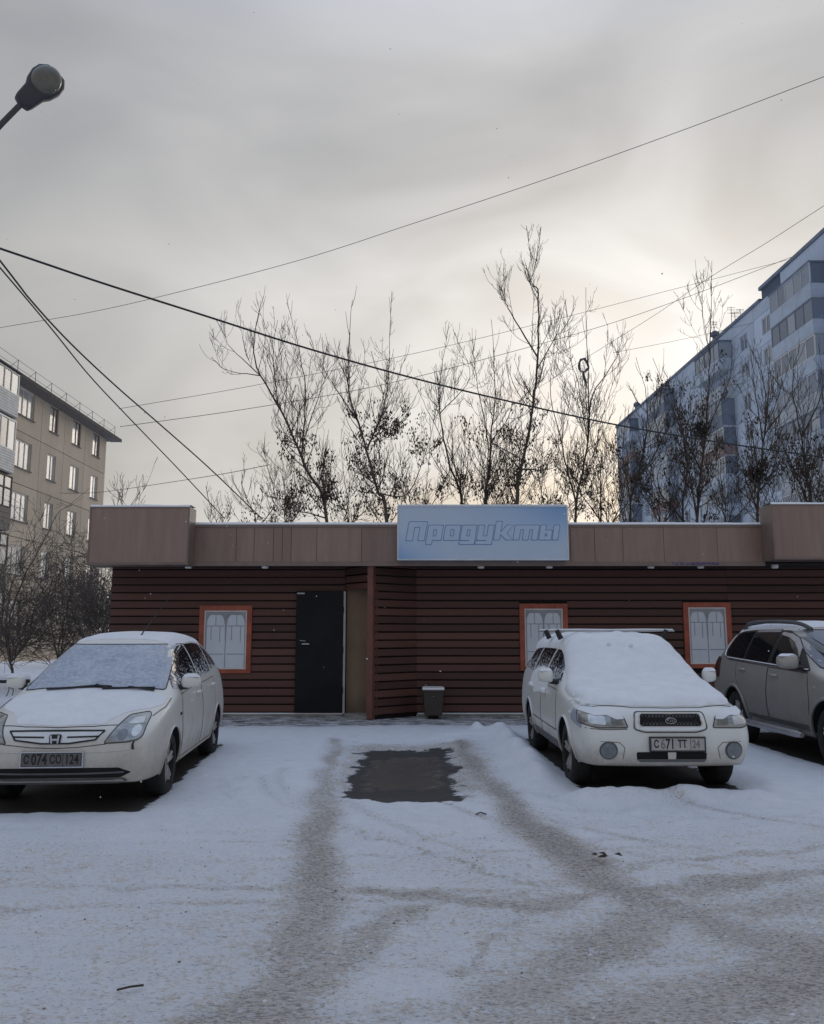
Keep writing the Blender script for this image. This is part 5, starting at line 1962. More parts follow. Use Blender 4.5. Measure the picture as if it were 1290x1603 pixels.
        o = link(name, me, mat, parent or self.root, smooth, 40)
        return o

    def line(self, name, pts, view, w, mat, off=0.003, parent=None, closed=False, res=0.05):
        """a thin strip along a drawn line (panel gaps, mouldings)"""
        P = [Vector(p) for p in pts]
        if closed:
            P.append(P[0])
        Q = []
        for a, b in zip(P[:-1], P[1:]):
            m = max(1, int((b - a).length / res))
            Q += [a.lerp(b, t / m) for t in range(m)]
        Q.append(P[-1])
        W = []
        for q in Q:
            p, nn = self.hit(view, q.x, q.y)
            W.append(p + nn * off)
        o = MB().tube(W, w / 2, 5).build(name, mat, parent or self.root, True, 60, fix=False)
        return o

    def wheel(self, x, y, r, width, side, spokes=5, dirty=True):
        """side: +1 right in the photo, -1 left; x is the outer face"""
        hw = width / 2
        cx = x - side * hw
        w = MB()
        prof = [(r * 0.64, -hw * 0.92), (r * 0.72, -hw), (r * 0.90, -hw * 0.98), (r * 0.97, -hw * 0.82), (r, -hw * 0.55), (r, hw * 0.55), (r * 0.97, hw * 0.82), (r * 0.90, hw * 0.98), (r * 0.72, hw), (r * 0.64, hw * 0.92), (r * 0.60, hw * 0.6), (r * 0.60, -hw * 0.6)]
        w.lathe(prof, 'x', (cx, y, r - 0.01), 40, closed=True)
        ty = w.build('wheel', 'tyre', self.root, True, 40)
        rm = MB()
        s = side
        rm.lathe([(r * 0.655, hw * 0.90 * s), (r * 0.64, hw * 0.80 * s), (r * 0.60, hw * 0.45 * s), (r * 0.60, -hw * 0.5 * s), (r * 0.62, -hw * 0.5 * s), (r * 0.64, hw * 0.7 * s)], 'x', (cx, y, r - 0.01), 36, closed=True)
        rm.lathe([(0, hw * 0.55 * s), (r * 0.15, hw * 0.52 * s), (r * 0.19, hw * 0.35 * s), (r * 0.19, 0.0)], 'x', (cx, y, r - 0.01), 20)
        for k_ in range(spokes):
            th = 2 * math.pi * k_ / spokes + 0.3
            for dth in (-0.13, 0.13):
                c0, s0 = math.cos(th + dth * 2.0), math.sin(th + dth * 2.0)
                c1, s1 = math.cos(th + dth), math.sin(th + dth)
                a = Vector((cx + hw * 0.42 * s, y + r * 0.14 * c0, r - 0.01 + r * 0.14 * s0))
                b = Vector((cx + hw * 0.62 * s, y + r * 0.61 * c1, r - 0.01 + r * 0.61 * s1))
                rm.tube([a, a.lerp(b, 0.5) + Vector((hw * 0.08 * s, 0, 0)), b], [r * 0.075, r * 0.07, r * 0.085], 6)
        rm.build('rim', 'rim_dirty', ty, True, 40)
        MB().lathe([(r * 0.60, -hw * 0.1 * s), (0.0, -hw * 0.1 * s)], 'x', (cx, y, r - 0.01), 24).build('brake_disc', 'well_black', ty)
        return ty

    def arch(self, y, zc, r, side, mat, w=0.03, a0=-18, a1=198, parent=None):
        """lip round a wheel opening"""
        v = 'R' if side > 0 else 'L'
        pts = []
        for i in range(37):
            th = rad(a0 + (a1 - a0) * i / 36)
            q = (y + r * math.cos(th), zc + r * math.sin(th))
            if q[1] < 0.20:
                continue
            p, nn = self.hit(v, *q)
            pts.append(p + nn * 0.002)
        return MB().tube(pts, w / 2, 6).build('wheel_arch', mat, parent or self.root, True, 60, fix=False)

    def mirror(self, side, y, z, x, sx=0.10, sz=0.085, sy=0.07, mat=None, snow=0.02):
        mat = mat or self.paint
        m = MB()
        vs, fs = [], []
        NU, NV = 14, 8
        for j in range(NV + 1):
            ph = -math.pi / 2 + math.pi * j / NV
            for i in range(NU):
                th = 2 * math.pi * i / NU
                cx_, cy_, cz_ = math.cos(ph) * math.cos(th), math.cos(ph) * math.sin(th), math.sin(ph)
                f = lambda q, e: math.copysign(abs(q) ** e, q)
                xx = f(cx_, 0.55)
                vs.append((side * x + sx * xx, y + sy * f(cy_, 0.7) * (1.0 if cy_ < 0 else 0.45) + side * xx * sy * 0.25, z + sz * f(cz_, 0.5) * (1.0 - 0.22 * (xx * side * 0.5 + 0.5))))
        for j in range(NV):
            for i in range(NU):
                i2 = (i + 1) % NU
                fs.append((j * NU + i, j * NU + i2, (j + 1) * NU + i2, (j + 1) * NU + i))
        m.add(vs, fs)
        o = m.build('wing_mirror', mat, self.root, True, 60)
        p, nn = self.hit('R' if side > 0 else 'L', y - 0.02, z - sz * 0.9)
        MB().tube([p - Vector((side * 0.03, 0, 0)), Vector((side * (x - sx * 0.4), y, z - sz * 0.7))], [0.035, 0.03], 8).build('stalk', 'plastic_black', o, True)
        MB().box(side * x - sx * 0.8, side * x + sx * 0.8, y + sy * 0.45, y + sy * 0.5, z - sz * 0.75, z + sz * 0.75).build('mirror_glass', 'car_glass', o)
        if snow:
            s = MB()
            N_ = 10
            for i in range(N_):
                u0, u1 = -1 + 2 * i / N_, -1 + 2 * (i + 1) / N_
                for v0, v1 in ((-1, -0.4), (-0.4, 0.4), (0.4, 1)):
                    q = []
                    for u, v in ((u0, v0), (u1, v0), (u1, v1), (u0, v1)):
                        e = max(0.0, 1 - max(abs(u), abs(v)) ** 4)
                        q.append((side * x + sx * 0.86 * u, y - 0.02 + sy * 0.62 * v, z + sz * (0.93 - 0.25 * max(abs(u), abs(v)) ** 6) + snow * e))
                    s.add(q, [(0, 1, 2, 3)])
            me = s.mesh('snow_cap')
            bm = bmesh.new()
            bm.from_mesh(me)
            bmesh.ops.remove_doubles(bm, verts=bm.verts, dist=1e-4)
            bm.to_mesh(me)
            bm.free()
            link('snow_cap', me, 'snow', o, True, 80)
        return o

    def plate(self, x, z, w, h, text, mat, ink, tail, faded=None, tilt=0.0):
        p, nn = self.hit('F', x, z)
        y = p.y - 0.025
        pl = MB().box(x - w / 2, x + w / 2, y - 0.006, y, z - h / 2, z + h / 2).build('licence_plate', mat, self.root, bevel=0.003)
        fr = MB()
        e = 0.012
        fr.box(x - w / 2 - e, x + w / 2 + e, y - 0.001, y + 0.02, z - h / 2 - e, z + h / 2 + e)
        fr.build('plate_holder', 'chrome' if mat == 'plate_dirty' else 'plastic_black', pl, bevel=0.003)

        def txt(body, cx, cz, size, mt, bold=0.0025):
            cu = bpy.data.curves.new('t', 'FONT')
            cu.body = body
            cu.size = size
            cu.align_x = 'CENTER'
            cu.align_y = 'CENTER'
            cu.extrude = 0.0008
            cu.offset = bold
            cu.resolution_u = 3
            to = bpy.data.objects.new('t', cu)
            COL.objects.link(to)
            dg = bpy.context.evaluated_depsgraph_get()
            me = bpy.data.meshes.new_from_object(to.evaluated_get(dg))
            bpy.data.objects.remove(to)
            me.transform(Matrix.Translation((cx, y - 0.0075, cz)) @ Matrix.Rotation(rad(90), 4, 'X') @ Matrix.Diagonal((0.70, 1, 1, 1)))
            link('lettering', me, mt, pl)
        for body, fx_, size in text:
            txt(body, x + w * fx_, z + (0.0 if size > 0.09 else -0.008), size, ink if not (faded and body in faded) else 'plate_ink_faded')
        sx0 = x + w * tail
        MB().box(sx0 - 0.0022, sx0 + 0.0022, y - 0.0075, y - 0.0055, z - h / 2 + 0.004, z + h / 2 - 0.004).build('divider', ink, pl)
        bd = MB()
        t_ = 0.003
        for (a, b, c, d) in ((x - w / 2 + t_, x + w / 2 - t_, z + h / 2 - 2 * t_, z + h / 2 - t_), (x - w / 2 + t_, x + w / 2 - t_, z - h / 2 + t_, z - h / 2 + 2 * t_), (x - w / 2 + t_, x - w / 2 + 2 * t_, z - h / 2 + 2 * t_, z + h / 2 - 2 * t_), (x + w / 2 - 2 * t_, x + w / 2 - t_, z - h / 2 + 2 * t_, z + h / 2 - 2 * t_)):
            bd.box(a, b, y - 0.0072, y - 0.0055, c, d)
        bd.build('border', ink, pl)
        return pl

    def handle(self, side, y, z, mat, snow=False):
        v = 'R' if side > 0 else 'L'
        pts = []
        for dy, o in ((-0.10, 0.006), (-0.075, 0.035), (0.0, 0.042), (0.075, 0.035), (0.10, 0.006)):
            p, nn = self.hit(v, y + dy, z)
            pts.append(p + nn * o)
        h = MB().tube(spline(pts, 3), 0.014, 8)
        return h

    def door(self, side, poly, hy, hz, snow=False):
        v = 'R' if side > 0 else 'L'
        self.line('door_gap', poly, v, 0.007, 'seam', 0.001, self.body, closed=True)
        cx_, cz_ = sum(p[0] for p in poly) / len(poly), sum(p[1] for p in poly) / len(poly)
        inset = []
        for p in poly:
            d = Vector((cx_ - p[0], cz_ - p[1]))
            d.normalize()
            inset.append((p[0] + d.x * 0.010, p[1] + d.y * 0.010))
        d = self.patch('door', inset, v, self.paint, 0.001, 0.003, 0.06)
        self.handle(side, hy, hz, self.paint).build('handle', self.paint, d, True, 60)
        if snow:
            p, nn = self.hit(v, hy, hz)
            bl = MB().tube([p + nn * 0.02 + Vector((0, dy, 0.012)) for dy in (-0.09, -0.03, 0.03, 0.08)], [0.012, 0.035, 0.04, 0.015], 7)
            bl.build('snow_clump', 'snow', d, True, 80)
        return d


def rpoly(poly, r=0.03, n=3):
    """round the corners of a polygon"""
    out = []
    m = len(poly)
    for i in range(m):
        a, b, c = Vector(poly[i - 1]), Vector(poly[i]), Vector(poly[(i + 1) % m])
        e1, e2 = (a - b), (c - b)
        k_ = min(r, e1.length * 0.45, e2.length * 0.45)
        p, q = b + e1.normalized() * k_, b + e2.normalized() * k_
        for t in range(n + 1):
            u = t / n
            out.append(tuple(p * (1 - u) ** 2 + b * 2 * u * (1 - u) + q * u * u))
    return out


def R(y, zb=None, p2=None, p3=None, p4=None, p5=None, p6=None, p7=None, z8=None):
    d = dict(y=y, zb=zb, p2=p2, p3=p3, p4=p4, p5=p5, p6=p6, p7=p7, z8=z8)
    return {k_: v for k_, v in d.items() if v is not None}


def circle(cx_, cz_, r, n=20, e=1.0):
    return [(cx_ + r * math.cos(2 * math.pi * i / n), cz_ + r * e * math.sin(2 * math.pi * i / n)) for i in range(n)]


def snow_sheet(car, name, poly, hfun, res=0.045, parent=None, edge=0.12, emin=0.0):
    """snow lying on the car, drawn in the top view; thins out towards its edge"""
    n = len(poly)

    def dist(q):
        d = 9
        for i in range(n):
            x1, y1 = poly[i]
            x2, y2 = poly[(i + 1) % n]
            dx, dy = x2 - x1, y2 - y1
            t = max(0, min(1, ((q[0] - x1) * dx + (q[1] - y1) * dy) / (dx * dx + dy * dy + 1e-12)))
            d = min(d, math.hypot(q[0] - x1 - t * dx, q[1] - y1 - t * dy))
        return d

    def lift(q):
        e = min(1.0, dist(q) / edge)
        return hfun(q.x, q.y) * (emin + (1 - emin) * math.sqrt(max(0.0, e * (2 - e))))
    return car.patch(name, poly, 'T', 'snow', 0.0, 0.004, res, parent, True, lift)


# ------------------------------------------------------------------ white minivan (left)
rows = [
    R(0.00, 0.30, (.48, .31), (.58, .42), (.60, .50), (.57, .585), (.42, .625), (.22, .635), .64),
    R(0.05, 0.26, (.62, .27), (.70, .41), (.715, .52), (.69, .63), (.50, .70), (.26, .715), .72),
    R(0.17, 0.235, (.73, .245), (.79, .41), (.80, .54), (.775, .67), (.58, .765), (.30, .79), .795),
    R(0.42, 0.23, (.79, .25), (.835, .42), (.842, .60), (.81, .76), (.66, .845), (.34, .875), .88),
    R(0.78, 0.22, (.80, .24), (.85, .45), (.85, .66), (.825, .845), (.69, .915), (.36, .945), .955),
    R(1.03, 0.22, (.80, .24), (.85, .45), (.85, .70), (.83, .90), (.735, .965), (.38, 1.0), 1.01),
    R(1.22, None, None, None, None, (.82, .935), (.715, 1.065), (.39, 1.115), 1.13),
    R(1.58, None, None, None, (.85, .76), (.81, .97), (.645, 1.275), (.36, 1.325), 1.34),
    R(1.90, None, None, None, None, (.805, .99), (.59, 1.44), (.34, 1.478), 1.49),
    R(2.05, None, None, None, None, (.80, .995), (.583, 1.475), (.34, 1.52), 1.53),
    R(2.40, None, None, None, None, (.80, 1.01), (.58, 1.515), (.34, 1.56), 1.57),
    R(2.90, None, None, (.85, .45), (.85, .80), (.80, 1.03), (.58, 1.53), (.34, 1.575), 1.585),
    R(3.45, None, None, None, None, (.79, 1.055), (.575, 1.505), (.34, 1.55), 1.56),
    R(3.95, 0.22, (.79, .24), (.84, .45), (.835, .82), (.78, 1.07), (.56, 1.455), (.33, 1.495), 1.505),
    R(4.25, 0.24, (.77, .26), (.825, .45), (.81, .82), (.75, 1.05), (.545, 1.34), (.32, 1.385), 1.395),
    R(4.43, 0.28, (.74, .30), (.80, .45), (.785, .74), (.71, .96), (.52, 1.08), (.3, 1.12), 1.13),
    R(4.55, 0.34, (.6, .36), (.70, .46), (.69, .6), (.6, .72), (.45, .76), (.24, .77), .775)]
van = Car('minivan', 'van', rows, 'paint_white_warm', 'dirty white minivan with frosted windscreen parked at the left')
ax_van = [(0.92, 0.30), (3.64, 0.30)]
van.cut(ax_van, 0.355)
for ya, zc in ax_van:
    for s in (-1, 1):
        van.wheel(s * 0.815, ya, 0.312, 0.195, s)
        van.arch(ya, zc, 0.357, s, 'paint_white_warm', 0.022)
ws = van.patch('windscreen', rpoly([(-.69, 1.0), (-.5, 1.022), (0, 1.034), (.5, 1.022), (.69, 1.0), (.675, 1.08), (.60, 1.385), (.575, 1.44), (-.575, 1.44), (-.60, 1.385), (-.675, 1.08)], 0.03), 'F', 'frosted_screen', 0.002, 0.004, 0.05)
van.line('screen_seal', rpoly([(-.70, .995), (-.5, 1.018), (0, 1.03), (.5, 1.018), (.70, .995), (.683, 1.08), (.607, 1.387), (.58, 1.447), (-.58, 1.447), (-.607, 1.387), (-.683, 1.08)], 0.03), 'F', 0.012, 'plastic_black', 0.002, ws, closed=True)
for s in (-1, 1):
    v = 'R' if s > 0 else 'L'
    van.patch('side_window', rpoly([(1.20, 1.0), (1.34, 1.0), (1.43, 1.02), (1.42, 1.14), (1.36, 1.115)], 0.02), v, 'glass_snow_specks_dark', 0.002, 0.003, 0.04)
    van.patch('side_window', rpoly([(1.47, 1.025), (2.42, 1.055), (2.42, 1.435), (2.15, 1.42), (1.90, 1.365), (1.49, 1.165)], 0.05), v, 'glass_snow_specks_dark', 0.002, 0.003, 0.05)
    van.patch('side_window', rpoly([(2.50, 1.06), (3.30, 1.095), (3.38, 1.43), (3.0, 1.447), (2.50, 1.44)], 0.04), v, 'glass_snow_specks', 0.002, 0.003, 0.05)
    van.patch('side_window', rpoly([(3.40, 1.105), (3.95, 1.15), (4.06, 1.21), (4.02, 1.29), (3.85, 1.37), (3.47, 1.425)], 0.05), v, 'glass_snow_specks', 0.002, 0.003, 0.05)
    van.door(s, [(1.34, .30), (2.45, .30), (2.46, .60), (2.46, .985), (1.9, .97), (1.36, .94), (1.30, .70)], 2.22, .90)
    van.door(s, [(2.47, .30), (3.16, .30), (3.24, .50), (3.38, .66), (3.40, 1.02), (2.9, 1.0), (2.48, .987)], 3.2, .93)
    van.line('sill_moulding', [(1.32, .285), (3.2, .285)], v, 0.03, 'paint_white_warm', 0.006)
    # headlamp, drawn in the front view
    q = lambda L: [(x * s, z) for x, z in L]
    lm = van.patch('headlamp', rpoly(q([(.43, .612), (.525, .765), (.56, .815), (.69, .83), (.715, .805), (.72, .665), (.695, .635), (.62, .622)]), 0.018), 'F', 'lamp_glass', 0.002, 0.006, 0.03)
    van.line('lamp_gap', rpoly(q([(.42, .606), (.517, .77), (.555, .823), (.693, .838), (.723, .81), (.728, .66), (.698, .627), (.62, .614)]), 0.018), 'F', 0.009, 'seam', 0.003, lm, closed=True, res=0.03)
    van.patch('reflector', circle(.565 * s, .672, .042, 18), 'F', 'lamp_dark', 0.008, 0.003, 0.02, lm)
    van.patch('reflector', circle(.665 * s, .695, .036, 18, 1.25), 'F', 'lamp_bright', 0.008, 0.003, 0.02, lm)
    van.patch('indicator', rpoly(q([(.575, .75), (.61, .795), (.685, .80), (.695, .75)]), 0.01), 'F', 'lamp_bright', 0.008, 0.002, 0.02, lm)
    van.mirror(s, 1.40, 1.065, 0.905, 0.10, 0.07, 0.06)
    van.patch('side_repeater', rpoly([(1.18, .735), (1.25, .735), (1.25, .765), (1.18, .765)], 0.01), v, 'lamp_dark', 0.003, 0.006, 0.02)
    van.line('bonnet_gap', [(.735 * s, .45), (.785 * s, .75), (.785 * s, 1.0)], 'T', 0.008, 'seam', 0.002)
    van.patch('tail_lamp', rpoly([(4.22, .80), (4.36, .78), (4.30, 1.02), (4.18, 1.10)], 0.02), v, 'tail_red', 0.003, 0.006, 0.03)
van.line('bonnet_front_gap', [(-.52, .155), (-.3, .105), (0, .085), (.3, .105), (.52, .155)], 'T', 0.009, 'seam', 0.001)
van.line('bumper_gap', [(-.44, .602), (-.2, .575), (0, .568), (.2, .575), (.44, .602)], 'F', 0.007, 'seam', 0.001)
# grille: dark frame and bars, pale snowy slots
gr = van.patch('grille', rpoly([(-.405, .705), (.405, .705), (.345, .64), (.12, .612), (-.12, .612), (-.345, .64)], 0.015), 'F', 'snow', 0.0, 0.003, 0.035)
for pts, w in (([(-.41, .708), (-.2, .711), (0, .712), (.2, .711), (.41, .708)], 0.017), ([(.41, .708), (.345, .637), (.12, .608), (-.12, .608), (-.345, .637), (-.41, .708)], 0.016), ([(-.37, .665), (-.1, .660)], 0.015), ([(.1, .660), (.37, .665)], 0.015)):
    van.line('bar', pts, 'F', w, 'plastic_black', 0.006, gr)
# emblem: H in a rounded square
ey = van.hit('F', 0, .65)[0].y - 0.018
em = MB().prism(rpoly([(-.052, .688), (.052, .688), (.046, .606), (-.046, .606)], 0.018), 'y', ey, ey + 0.02).build('emblem', 'plastic_black', van.root)
eh = MB()
eh.prism([(-.043, .682), (-.026, .682), (-.019, .612), (-.033, .612)], 'y', ey - 0.008, ey).prism([(.043, .682), (.026, .682), (.019, .612), (.033, .612)], 'y', ey - 0.008, ey).prism([(-.024, .652), (.024, .652), (.021, .636), (-.021, .636)], 'y', ey - 0.0075, ey)
eh.build('emblem_mark', 'chrome', em)
van.plate(-0.01, .475, .52, .118, [('С', -.41, .10), ('074', -.20, .13), ('СО', .07, .10), ('124', .335, .115)], 'plate_dirty', 'plate_ink', .19)
lw = van.patch('air_intake', rpoly([(-.56, .40), (.56, .40), (.66, .355), (.57, .312), (-.57, .312), (-.66, .355)], 0.012), 'F', 'well_black', 0.0, 0.003, 0.04)
van.line('intake_bar', [(-.6, .36), (-.3, .352), (0, .35), (.3, .352), (.6, .36)], 'F', 0.016, 'plastic_grey', 0.006, lw)
van.patch('bumper_lip', rpoly([(-.60, .308), (.60, .308), (.63, .285), (.55, .262), (-.55, .262), (-.63, .285)], 0.01), 'F', 'plastic_grey', 0.003, 0.006, 0.04)
van.line('bumper_crease', [(-.70, .555), (-.4, .535), (0, .53), (.4, .535), (.70, .555)], 'F', 0.012, 'paint_white_warm', 0.002)
# wipers resting on the screen
for pts in ([(-.45, .998), (-.2, 1.012), (.02, 1.030), (.18, 1.020)], [(.10, 1.005), (.35, 1.008), (.60, 1.004)]):
    wl_ = [van.hit('F', *p)[0] + van.hit('F', *p)[1] * 0.02 for p in pts]
    wo = MB().tube(wl_, 0.012, 6).build('wiper', 'plastic_black', van.root, True)
    MB().tube([wl_[-2] + Vector((0, -0.01, 0.012)), wl_[-1] + Vector((0, -0.03, -0.02))], 0.010, 6).build('wiper_arm', 'plastic_black', wo, True)
ap = van.hit('T', 0.16, 2.12)[0]
an_ = MB().tube([ap - Vector((0, 0, .01)), ap + Vector((0.035, 0.10, 0.09)), ap + Vector((0.24, 0.52, 0.52))], [0.012, 0.005, 0.0038], 6).build('aerial', 'plastic_black', van.root)
snf = lambda sc_, a, b, sd: (lambda x, y: a + b * mnoise.noise(Vector((x * sc_, y * sc_, sd))))
snow_sheet(van, 'roof_snow', rpoly([(-.56, 1.98), (.56, 1.98), (.57, 2.6), (.55, 3.6), (.50, 3.98), (-.50, 3.98), (-.55, 3.6), (-.57, 2.6)], 0.1), snf(4, 0.016, 0.006, 1), 0.07, edge=0.08)
snow_sheet(van, 'bonnet_snow', rpoly([(-.50, .37), (-.42, .22), (-.38, .14), (0, .10), (.38, .14), (.42, .22), (.50, .37), (.68, .58), (.755, .78), (.74, .99), (.5, 1.02), (0, 1.03), (-.5, 1.02), (-.74, .99), (-.755, .78), (-.68, .58)], 0.03), snf(5, 0.005, 0.003, 2), 0.06, edge=0.05)
# knob hanging below the lamp (a torn sensor)
kp = van.hit('F', .675, .60)[0]
MB().tube([kp + Vector((0, -0.005, 0.02)), kp + Vector((-0.012, -0.012, -0.005)), kp + Vector((-0.008, -0.014, -0.05))], [0.006, 0.010, 0.014], 6).build('loose_plug', 'plastic_black', van.root, True)

# ------------------------------------------------------------------ snow-covered estate car (middle right)
rows = [
    R(0.00, 0.34, (.52, .35), (.64, .46), (.66, .55), (.62, .66), (.45, .70), (.23, .71), .715),
    R(0.05, 0.30, (.67, .31), (.765, .45), (.775, .57), (.75, .71), (.57, .79), (.29, .81), .815),
    R(0.18, 0.28, (.755, .29), (.83, .45), (.84, .58), (.815, .75), (.64, .85), (.33, .875), .88),
    R(0.48, 0.26, (.80, .28), (.86, .45), (.865, .65), (.835, .83), (.69, .91), (.36, .935), .94),
    R(0.85, 0.25, (.81, .27), (.872, .47), (.872, .70), (.85, .885), (.71, .955), (.37, .98), .985),
    R(1.12, 0.25, (.81, .27), (.872, .47), (.872, .72), (.85, .92), (.74, .985), (.39, 1.015), 1.02),
    R(1.30, None, None, None, None, (.845, .945), (.715, 1.10), (.39, 1.14), 1.15),
    R(1.55, None, None, None, None, (.84, .955), (.675, 1.275), (.37, 1.315), 1.325),
    R(1.80, None, None, None, None, (.835, .965), (.63, 1.43), (.36, 1.47), 1.48),
    R(2.00, None, None, None, None, (.83, .97), (.615, 1.475), (.35, 1.515), 1.525),
    R(2.80, None, None, (.868, .47), (.866, .76), (.83, .985), (.612, 1.485), (.35, 1.53), 1.54),
    R(3.60, None, (.80, .27), None, None, (.825, 1.0), (.607, 1.478), (.35, 1.515), 1.525),
    R(4.10, 0.27, (.79, .29), (.855, .47), (.845, .78), (.81, 1.01), (.595, 1.45), (.34, 1.485), 1.495),
    R(4.30, 0.29, (.77, .31), (.83, .47), (.82, .76), (.79, .99), (.58, 1.36), (.33, 1.39), 1.40),
    R(4.40, 0.31, (.72, .33), (.79, .46), (.785, .70), (.75, .92), (.56, 1.04), (.32, 1.07), 1.08),
    R(4.48, 0.35, (.62, .37), (.73, .46), (.72, .6), (.65, .72), (.48, .77), (.25, .78), .785)]
wag = Car('estate_car', 'wagon', rows, 'paint_white', 'white estate car buried under thick snow beside the silver off-roader')
ax_w = [(0.90, 0.32), (3.42, 0.32)]
wag.cut(ax_w, 0.375)
for ya, zc in ax_w:
    for s in (-1, 1):
        wag.wheel(s * 0.835, ya, 0.328, 0.205, s)
        wag.arch(ya, zc, 0.378, s, 'paint_white', 0.03)
wsn = wag.patch('windscreen', rpoly([(-.62, 1.05), (.62, 1.05), (.57, 1.34), (.55, 1.40), (-.55, 1.40), (-.57, 1.34)], 0.03), 'F', 'windscreen_grey', 0.001, 0.003, 0.06)
for s in (-1, 1):
    v = 'R' if s > 0 else 'L'
    q = lambda L: [(x * s, z) for x, z in L]
    wag.patch('side_window', rpoly([(1.36, 1.0), (2.30, 1.02), (2.30, 1.43), (1.95, 1.425), (1.78, 1.37)], 0.05), v, 'glass_snow_specks', 0.002, 0.003, 0.05)
    wag.patch('side_window', rpoly([(2.42, 1.02), (3.22, 1.045), (3.30, 1.42), (2.42, 1.435)], 0.05), v, 'glass_snow_specks', 0.002, 0.003, 0.05)
    wag.patch('side_window', rpoly([(3.34, 1.06), (4.02, 1.09), (3.98, 1.38), (3.42, 1.415)], 0.05), v, 'glass_snow_specks', 0.002, 0.003, 0.05)
    wag.door(s, [(1.32, .34), (2.35, .34), (2.36, .96), (1.36, .935)], 2.14, .86, True)
    wag.door(s, [(2.375, .34), (3.02, .34), (3.10, .52), (3.28, .70), (3.32, .985), (2.38, .962)], 3.08, .88, True)
    wag.line('side_moulding', [(1.30, .50), (2.2, .505), (3.0, .515)], v, 0.014, 'seam', 0.003)
    wag.patch('sill_cover', rpoly([(1.30, .30), (3.02, .30), (3.02, .385), (1.30, .385)], 0.02), v, 'plastic_grey', 0.004, 0.006, 0.08)
    lm = wag.patch('headlamp', rpoly(q([(.42, .675), (.46, .765), (.72, .80), (.815, .795), (.83, .70), (.70, .672)]), 0.02), 'F', 'lamp_glass', 0.002, 0.006, 0.03)
    wag.line('lamp_gap', rpoly(q([(.41, .668), (.45, .772), (.72, .808), (.822, .803), (.838, .695), (.70, .664)]), 0.02), 'F', 0.010, 'seam', 0.003, lm, closed=True, res=0.03)
    wag.patch('reflector', rpoly(q([(.62, .69), (.62, .765), (.76, .775), (.77, .70)]), 0.02), 'F', 'lamp_bright', 0.008, 0.002, 0.03, lm)
    wag.patch('reflector', rpoly(q([(.45, .685), (.47, .75), (.57, .762), (.57, .69)]), 0.02), 'F', 'lamp_dark', 0.008, 0.002, 0.03, lm)
    # snow over the upper half of the lamp
    hs = wag.patch('lamp_snow', rpoly(q([(.44, .745), (.47, .79), (.60, .83), (.80, .83), (.82, .80), (.70, .765), (.60, .775), (.52, .74)]), 0.015), 'F', 'snow', 0.002, 0.014, 0.025)
    fg = wag.patch('fog_lamp', circle(.605 * s, .455, .072, 22, 1.0), 'F', 'fog_glass', 0.003, 0.010, 0.025)
    wag.line('fog_ring', circle(.605 * s, .455, .080, 22, 1.0), 'F', 0.014, 'plastic_grey', 0.004, fg, closed=True)
    wag.line('fog_panel_gap', q([(.47, .375), (.45, .48), (.50, .53), (.68, .54)]), 'F', 0.006, 'seam', 0.001, fg)
    wag.mirror(s, 1.50, 1.085, 0.945, 0.085, 0.08, 0.06, snow=0.02)
    wag.line('roof_rail', [(2.0, 1.455), (2.8, 1.462), (3.9, 1.44)], v, 0.035, 'plastic_black', 0.012)
    wag.patch('tail_lamp', rpoly([(4.18, .80), (4.33, .78), (4.28, 1.15), (4.15, 1.18)], 0.02), v, 'tail_red', 0.003, 0.006, 0.03)
wag.patch('primer_patch', rpoly([(.20, .64), (.56, .70), (.55, .76), (.47, .84), (.34, .855), (.22, .80)], 0.03), 'L', 'primer_grey', 0.001, 0.002, 0.04)['label'] = 'unpainted grey repair patch on the front wing'
wag.line('bonnet_front_gap', [(-.70, .30), (-.5, .20), (-.33, .135), (0, .115), (.33, .135), (.5, .20), (.70, .30)], 'T', 0.009, 'seam', 0.001)
gf = wag.patch('grille', rpoly([(-.325, .80), (.325, .80), (.345, .66), (.25, .635), (-.25, .635), (-.345, .66)], 0.03), 'F', 'paint_white', 0.004, 0.012, 0.035)
wag.line('grille_gap', rpoly([(-.335, .81), (.335, .81), (.357, .655), (.255, .625), (-.255, .625), (-.357, .655)], 0.03), 'F', 0.010, 'seam', 0.006, gf, closed=True)
wag.patch('grille_insert', rpoly([(-.285, .785), (.285, .785), (.30, .70), (.28, .682), (-.28, .682), (-.30, .70)], 0.02), 'F', 'well_black', 0.010, 0.008, 0.035, gf)
gm = MB()
i = -9
for k_ in range(-10, 11):
    for sg in (-1, 1):
        x0 = k_ * 0.033
        a, b = (x0 - sg * 0.045, .688), (x0 + sg * 0.045, .780)
        if abs(a[0]) > .285 or abs(b[0]) > .285:
            continue
        pa, pb = wag.hit('F', *a), wag.hit('F', *b)
        gm.tube([pa[0] + pa[1] * 0.020, pb[0] + pb[1] * 0.020], 0.0032, 4)
gm.build('mesh_wires', 'plastic_grey', gf)
wag.line('grille_chrome', rpoly([(-.29, .790), (.29, .790), (.308, .70), (.283, .676), (-.283, .676), (-.308, .70)], 0.02), 'F', 0.012, 'chrome', 0.018, gf, closed=True)
gs = wag.patch('grille_snow', rpoly([(-.29, .672), (.30, .672), (.32, .655), (.22, .643), (-.22, .643), (-.31, .655)], 0.01), 'F', 'snow', 0.014, 0.012, 0.03, gf)
e0 = wag.hit('F', 0, .735)[0].y - 0.03
em = MB().prism([(0.052 * math.cos(t * math.pi / 10), .735 + 0.027 * math.sin(t * math.pi / 10)) for t in range(20)], 'y', e0, e0 + 0.02).build('emblem', 'plastic_black', wag.root)
el = [Vector((0.052 * math.cos(t * math.pi / 10), e0 - 0.002, .735 + 0.027 * math.sin(t * math.pi / 10))) for t in range(21)]
MB().tube(el, 0.0035, 5).build('emblem_ring', 'chrome', em, True)
st_ = MB()
